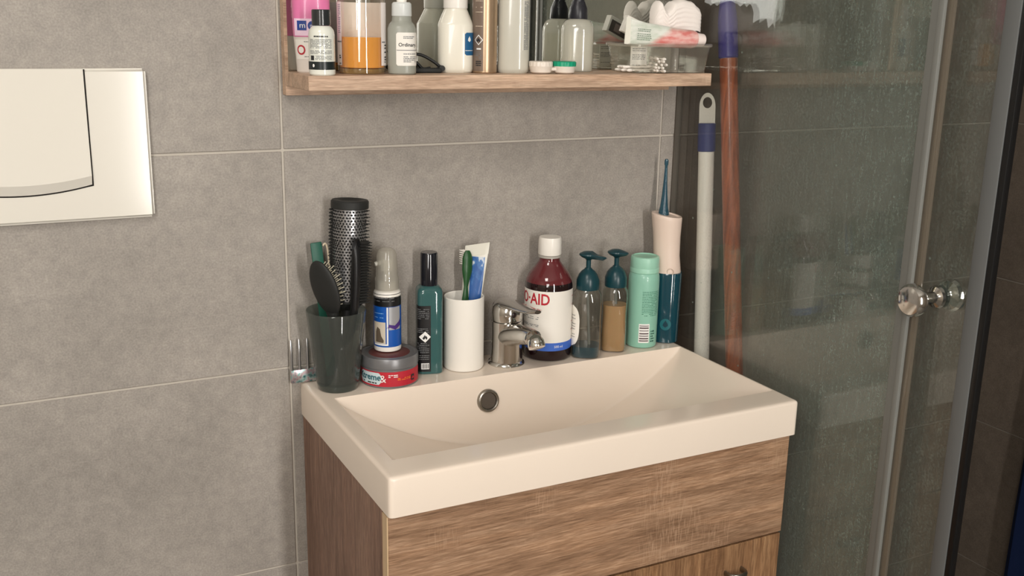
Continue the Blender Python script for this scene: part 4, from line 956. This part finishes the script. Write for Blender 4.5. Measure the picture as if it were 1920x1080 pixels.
# contact lens case
t = thing('contact_lens_case', 'contact lens case with one white and one green screw lid on the shelf', 'lens case', (.3470, -.0975, SZ), rad(-9))
CW = pbr('case_white', (232, 222, 210), .3)
bm = bmesh.new()
for sx in (-1, 1): lathe(bm, [(0, .0003), (.0115, .0003), (.0140, .002), (.0156, .0090), (.0160, .0100), (0, .0100)], 40, sx*.0168)
add_box(bm, -.012, .012, -.006, .006, .0040, .0085, bev=.001); obj('base', bm, CW, t)
def ribbed(cx, z0, z1, r, mat, lab):
    bm = bmesh.new(); Nn = 72; rings = [[bm.verts.new((cx, 0, z0))]]
    for z, q, k in ((z0, r, 1), (z1-.0010, r, 1), (z1, r-.0012, 0)): rings.append([bm.verts.new((cx+(q+k*.0003*(1 if (i//2) % 2 else -1))*cos(2*pi*i/Nn), (q+k*.0003*(1 if (i//2) % 2 else -1))*sin(2*pi*i/Nn), z)) for i in range(Nn)])
    rings.append([bm.verts.new((cx, 0, z1-.0004))]); return obj('screw_lid', join_rings(bm, rings, Nn), mat, t, label=lab, auto=50)
ribbed(-.0168, .0100, .0165, .0158, CW, 'white screw lid')
ribbed(.0168, .0100, .0165, .0160, pbr('lid_green', (20, 156, 118), .35), 'green screw lid')
# frosted pump bottle close to the mirror
x, y = .4150, -.0455
t = shelf_thing('frosted_spray_bottle', 'clear frosted bottle with a black spray cap standing close to the mirror', 'bottle', x, y)
PBT = Surf([(0, .0215, .0200, 2.6), (.0015, .0230, .0215, 2.6), (.0550, .0232, .0217, 2.6), (.0610, .0226, .0212, 2.5), (.0665, .0208, .0198, 2.3), (.0700, .0180, .0175, 2.1), (.0720, .0145, .0145, 2), (.0728, .0110, .0110, 2)])
obj('bottle_body', PBT.mesh(64), thin('frost_clear', (250, 250, 246), .55, (250, 248, 238), .12, 1.8), t)
obj('inner_liquid', Surf([(z, a*.93, b*.93, p) for z, a, b, p in PBT.r]).mesh(48, z0=.003, z1=.052), thin('frost_liquid', (250, 250, 246), .35, (246, 244, 234), .1, .6), t)
obj('label', PBT.patch(60, 120, .0120, .0500, .0004, 2), PAPER, t, label='white label on the back')
cb = obj('spray_collar', lathe(bmesh.new(), [(0, .0722), (.0132, .0722), (.0136, .0732), (.0126, .0870), (.0102, .0925), (.0092, .096), (0, .096)], 36), pbr('spray_black', (40, 40, 46), .35), t)
bm = bmesh.new(); lathe(bm, [(.0082, .094), (.0082, .108), (.0070, .112), (0, .1125)], 28); tube(bm, [(0, -.002, .104), (0, -.012, .104)], .0022, 10); obj('spray_head', bm, MATS['spray_black'], cb)
obj('dip_tube', tube(bmesh.new(), [(0, 0, .070), (.002, .001, .035), (.006, .002, .004)], .0014, 8), thin('dip_clear', (220, 220, 214), .4), t)
# clear plastic box with swabs
XB0, XB1, YB0, YB1, HB2 = .4745, .6010, -.1120, -.0300, .0400
xc, yc = (XB0+XB1)/2, (YB0+YB1)/2
t = thing('clear_swab_box', 'clear plastic box with clear lid holding cotton swabs, right end of the shelf', 'box', (xc, yc, SZ))
CB_ = thin('box_clear', (253, 253, 251), .05, (240, 236, 228), .04, 1.5); hw, hh = (XB1-XB0)/2, (YB1-YB0)/2
bm = bmesh.new(); rings = []
def rr_ring(bm, a, b, r, z, n=6):
    out = []
    for qx, qy, s0 in ((1, 1, 0), (-1, 1, 90), (-1, -1, 180), (1, -1, 270)):
        for k in range(n+1):
            th = rad(s0+90*k/n); out.append(bm.verts.new((qx*(a-r)+r*cos(th), qy*(b-r)+r*sin(th), z)))
    return out
rings = [[bm.verts.new((0, 0, .0010))], rr_ring(bm, hw-.0050, hh-.0050, .004, .0010), rr_ring(bm, hw-.0012, hh-.0012, .006, HB2-.002), rr_ring(bm, hw, hh, .006, HB2-.002), rr_ring(bm, hw-.0045, hh-.0045, .006, .0003), [bm.verts.new((0, 0, .0003))]]
obj('box_wall', join_rings(bm, rings, 28), CB_, t, auto=50)
bm = bmesh.new(); rings = [[bm.verts.new((0, 0, HB2-.0006))], rr_ring(bm, hw+.0015, hh+.0015, .007, HB2-.0038), rr_ring(bm, hw+.0028, hh+.0028, .007, HB2-.0030), rr_ring(bm, hw+.0028, hh+.0028, .007, HB2+.0004), rr_ring(bm, hw+.0010, hh+.0010, .007, HB2+.0014), [bm.verts.new((0, 0, HB2+.0012))]]
rings.insert(1, rr_ring(bm, hw+.0008, hh+.0008, .007, HB2-.0006)); obj('lid', join_rings(bm, rings, 28), thin('lid_clear', (252, 252, 250), .14, (240, 236, 228), .05, 1.6), t, auto=50)
COT = pbr('cotton', (240, 234, 226), .9); rn = random.Random(12)
base_me = None
spots = []
for i in range(9): spots.append((-.044+rn.uniform(-.003, .003), -.026+i*.0036, .0040+.0042*(i % 2), rn.uniform(-12, 12)))
for i in range(11): spots.append((-.020+rn.uniform(-.004, .004), -.034+i*.0022, .0040+.0040*(i % 3), rn.uniform(60, 84)))
for i in range(6): spots.append((-.018+rn.uniform(-.003, .003), -.030+i*.0028, .0165+.0034*(i % 2), rn.uniform(60, 80)))
for i, (sx, sy, sz, ang) in enumerate(spots):
    if i == 0 or base_me is None:
        bm = bmesh.new(); tube(bm, [(-.0215, 0, 0), (.0215, 0, 0)], .0009, 6)
        b2 = bmesh.new()
        for s in (-1, 1):
            q = bmesh.new(); bmesh.ops.create_uvsphere(q, u_segments=10, v_segments=6, radius=1); xform(q, Matrix.Translation((s*.0240, 0, 0)) @ Matrix.Diagonal((.0060, .0023, .0023, 1)))
            me_ = bpy.data.meshes.new('x'); q.to_mesh(me_); q.free(); b2.from_mesh(me_); bpy.data.meshes.remove(me_)
        me_ = bpy.data.meshes.new('x'); b2.to_mesh(me_); b2.free(); bm.from_mesh(me_); bpy.data.meshes.remove(me_)
        base_me = bpy.data.meshes.new('cotton_swab'); bm.to_mesh(base_me); bm.free(); base_me.materials.append(COT)
        for p in base_me.polygons: p.use_smooth = True
    o = bpy.data.objects.new('cotton_swab', base_me); COL.objects.link(o)
    o.scale = (.95,)*3
    o.location = (xc+sx, yc+sy, SZ+Z0+sz); o.rotation_euler = (0, 0, rad(ang))
    if i < 9: tag(o, 'white cotton swab lying flat under the paper card in the clear box', 'cotton swab', 'cotton swabs under the paper card')
    elif i < 20: tag(o, 'white cotton swab low in the heap with tips facing the room, clear box', 'cotton swab', 'cotton swabs low in the heap')
    else: tag(o, 'white cotton swab on top of the heap in the clear box', 'cotton swab', 'cotton swabs on top of the heap')
t = thing('paper_card', 'small white printed paper card standing in the left end of the clear box', 'card', (.5080, -.0640, SZ+.0030), rad(-14))
bm = box(-.0125, .0125, -.0004, .0004, 0, .0335); obj('card', bm, pbr('card_white', (252, 250, 246), .6), t, smooth=False)
for yy, flip in ((-.0006, 0), (.0006, 1)):
    bm = bmesh.new(); rn2 = random.Random(5)
    for z in (.0290, .0262, .0205, .0185, .0165, .0145, .0060):
        x_ = -.0100
        while x_ < .009:
            w = rn2.uniform(.0015, .0045); v = [bm.verts.new(c) for c in ((x_, yy, z), (min(x_+w, .010), yy, z), (min(x_+w, .010), yy, z+.0009), (x_, yy, z+.0009))]; bm.faces.new(v); x_ += w+.0009
    obj('small_print', bm, GINK, t, smooth=False, kind='stuff')
# tube of cream on the lid
ZT = SZ+HB2+.0016
t = thing('cream_tube', 'white, pale green and pink cream tube lying on the clear box lid', 'tube', (.4660, -.0900, ZT+.0125), 0)
bm = bmesh.new(); rings = []; SEG = 36
for x_, a, b, dz in ((0, .0190, .0007, .0040), (.008, .0188, .0009, .0038), (.0085, .0182, .0020, .0035), (.030, .0165, .0065, .0010), (.070, .0145, .0108, 0), (.100, .0132, .0124, 0), (.1045, .0120, .0116, 0), (.1060, .0080, .0080, 0)):
    rings.append([bm.verts.new((x_, b*cos(2*pi*k/SEG)*1.0, a*.98*sin(2*pi*k/SEG)*(1 if x_ > .02 else .98)+dz)) for k in range(SEG)])
rings = [[bm.verts.new((0, 0, .0040))]]+rings+[[bm.verts.new((.106, 0, 0))]]
def cream():
    tt = NT('cream_tube_print'); sx = tt.n('SeparateXYZ', {0: tt.coords()}); n1 = tt.n('TexNoise', {'Vector': tt.coords((50, 50, 150)), 'Scale': 1.0, 'Detail': 4.0})
    gr = tt.ramp(n1.outputs[0], [(.35, lin((206, 214, 200))), (.6, lin((232, 234, 226)))]); pk = tt.ramp(n1.outputs[0], [(.35, lin((222, 130, 124))), (.62, lin((238, 196, 190)))])
    zz = tt.n('Math', {0: sx.outputs[2], 1: -38.0}, operation='MULTIPLY'); xx = tt.n('MapRange', {0: sx.outputs[0], 1: .030, 2: .075, 3: -.6, 4: .45}); sm = tt.n('Math', {0: zz.outputs[0], 1: xx.outputs[0]}, operation='ADD')
    f = tt.n('MapRange', {0: sm.outputs[0], 1: .0, 2: .35}); mx = tt.n('MixRGB', {'Fac': f.outputs[0], 'Color1': gr, 'Color2': pk})
    cr = tt.n('Math', {0: sx.outputs[0], 1: .0085}, operation='LESS_THAN'); m2 = tt.n('MixRGB', {'Fac': cr.outputs[0], 'Color1': mx.outputs[0], 'Color2': lin((236, 234, 222))})
    b = tt.n('BsdfPrincipled', {'Base Color': m2.outputs[0], 'Roughness': .25}); tt.link(b.outputs[0], tt.out.inputs[0]); return tt.m
TM = Matrix.Rotation(rad(3.5), 4, 'Y') @ Matrix.Diagonal((1.14, 1, 1, 1))
obj('tube_body', xform(join_rings(bm, rings, SEG), TM), cream(), t)
bm = bmesh.new(); rn2 = random.Random(9)
for zz in (.0070, .0045, .0005, -.0020, -.0045, -.0070):
    x_ = .014
    while x_ < .032:
        w = rn2.uniform(.001, .003); v = [bm.verts.new(c) for c in ((x_, -.0125+.11*(.03-x_)+.0035, zz), (x_+w, -.0125+.11*(.03-x_-w)+.0035, zz), (x_+w, -.0125+.11*(.03-x_-w)+.0035, zz+.0010), (x_, -.0125+.11*(.03-x_)+.0035, zz+.0010))]; bm.faces.new(v); x_ += w+.0008
obj('small_print', xform(bm, TM), pbr('sage_ink', (120, 140, 124), .5), t, smooth=False, kind='stuff')
obj('cap', xform(lathe(bmesh.new(), [(0, .1055), (.0095, .1055), (.0098, .1065), (.0090, .1180), (.0078, .1190), (0, .1192)], 32), TM @ Matrix.Rotation(rad(90), 4, 'Y')), pbr('cream_cap', (240, 226, 220), .3), t)
# tilted carton behind the tube, its dark back seen in the mirror
t = thing('small_carton', 'small white carton with a dark printed back, tilted behind the cream tube', 'box', (.5080, -.0430, ZT-.0005), rad(-8))
cm = Matrix.Rotation(rad(22), 4, 'Y'); bm = box(-.020, .020, -.0055, .0055, 0, .0240, bev=.0006)
obj('carton', xform(bm, Matrix.Translation((0, 0, .0085)) @ cm), PAPER, t, smooth=False)
obj('dark_print', xform(box(-.0165, .0185, .0056, .0059, .0015, .0190), Matrix.Translation((0, 0, .0085)) @ cm), pbr('carton_dark', (92, 84, 80), .5), t, smooth=False)
obj('picture_frame', xform(box(-.0080, .0060, .0060, .0062, .0045, .0160), Matrix.Translation((0, 0, .0085)) @ cm), pbr('carton_picture', (150, 134, 128), .5), t, smooth=False)
# white layered cloth
t = thing('folded_headband', 'white folded cloth with fine layered edges and a wavy top, on the clear box lid', 'cloth', (.5490, -.0530, ZT))
def wavy(xx):
    k = [(0, .0300), (.003, .0420), (.008, .0455), (.014, .0370), (.018, .0335), (.024, .0375), (.032, .0450), (.045, .0475), (.062, .0455), (.074, .0400), (.080, .0360), (.0815, .0300)]
    for (xa, za), (xb, zb) in zip(k, k[1:]):
        if xa <= xx <= xb:
            f = (xx-xa)/(xb-xa); f = f*f*(3-2*f); return za+(zb-za)*f
    return k[-1][1]
bm = bmesh.new(); NX, NZ = 44, 40; gf = []
X0c = -.0130
for sgn in (-1, 1):
    gg = []
    for j in range(NZ+1):
        row = []
        for i in range(NX+1):
            u = .0815*i/NX; f = j/NZ; top = wavy(u)*1.30; z = .0008+(top-.0008)*f
            lay = .0013*abs(sin(f*pi*9+.25*sin(u*70))); edge = math.sqrt(max(0, 1-(2*i/NX-1)**6)); rnd = math.sqrt(max(.03, 1-max(0, f-.8)**2*22))
            row.append(bm.verts.new((X0c+u*1.0, sgn*(.0150+lay)*(.35+.65*edge)*rnd, z)))
        gg.append(row)
    for a, b in zip(gg, gg[1:]):
        for i in range(NX): bm.faces.new((a[i], a[i+1], b[i+1], b[i]))
    gf.append(gg)
A, B = gf; loopA = A[0]+[r[-1] for r in A[1:]]+A[-1][-2::-1]+[r[0] for r in A[-2:0:-1]]; loopB = B[0]+[r[-1] for r in B[1:]]+B[-1][-2::-1]+[r[0] for r in B[-2:0:-1]]
for i in range(len(loopA)): j = (i+1) % len(loopA); bm.faces.new((loopA[i], loopA[j], loopB[j], loopB[i]))
bmesh.ops.recalc_face_normals(bm, faces=bm.faces[:]); obj('cloth', bm, pbr('cloth_white', (244, 236, 230), .85), t, auto=80)
# dark hair tie
bm = bmesh.new(); pts_ = [(.0080*cos(a*pi/12), .0020*sin(a*pi/6), .0070*sin(a*pi/12)+.0088) for a in range(25)]; tube(bm, pts_, .0017, 10, cap=False)
o = obj('hair_tie', bm, pbr('tie_brown', (52, 36, 34), .8)); o.location = (.5960, -.0800, ZT+Z0); o.rotation_euler = (0, 0, rad(-25)); tag(o, 'dark brown elastic hair tie at the right end of the box lid', 'hair tie')
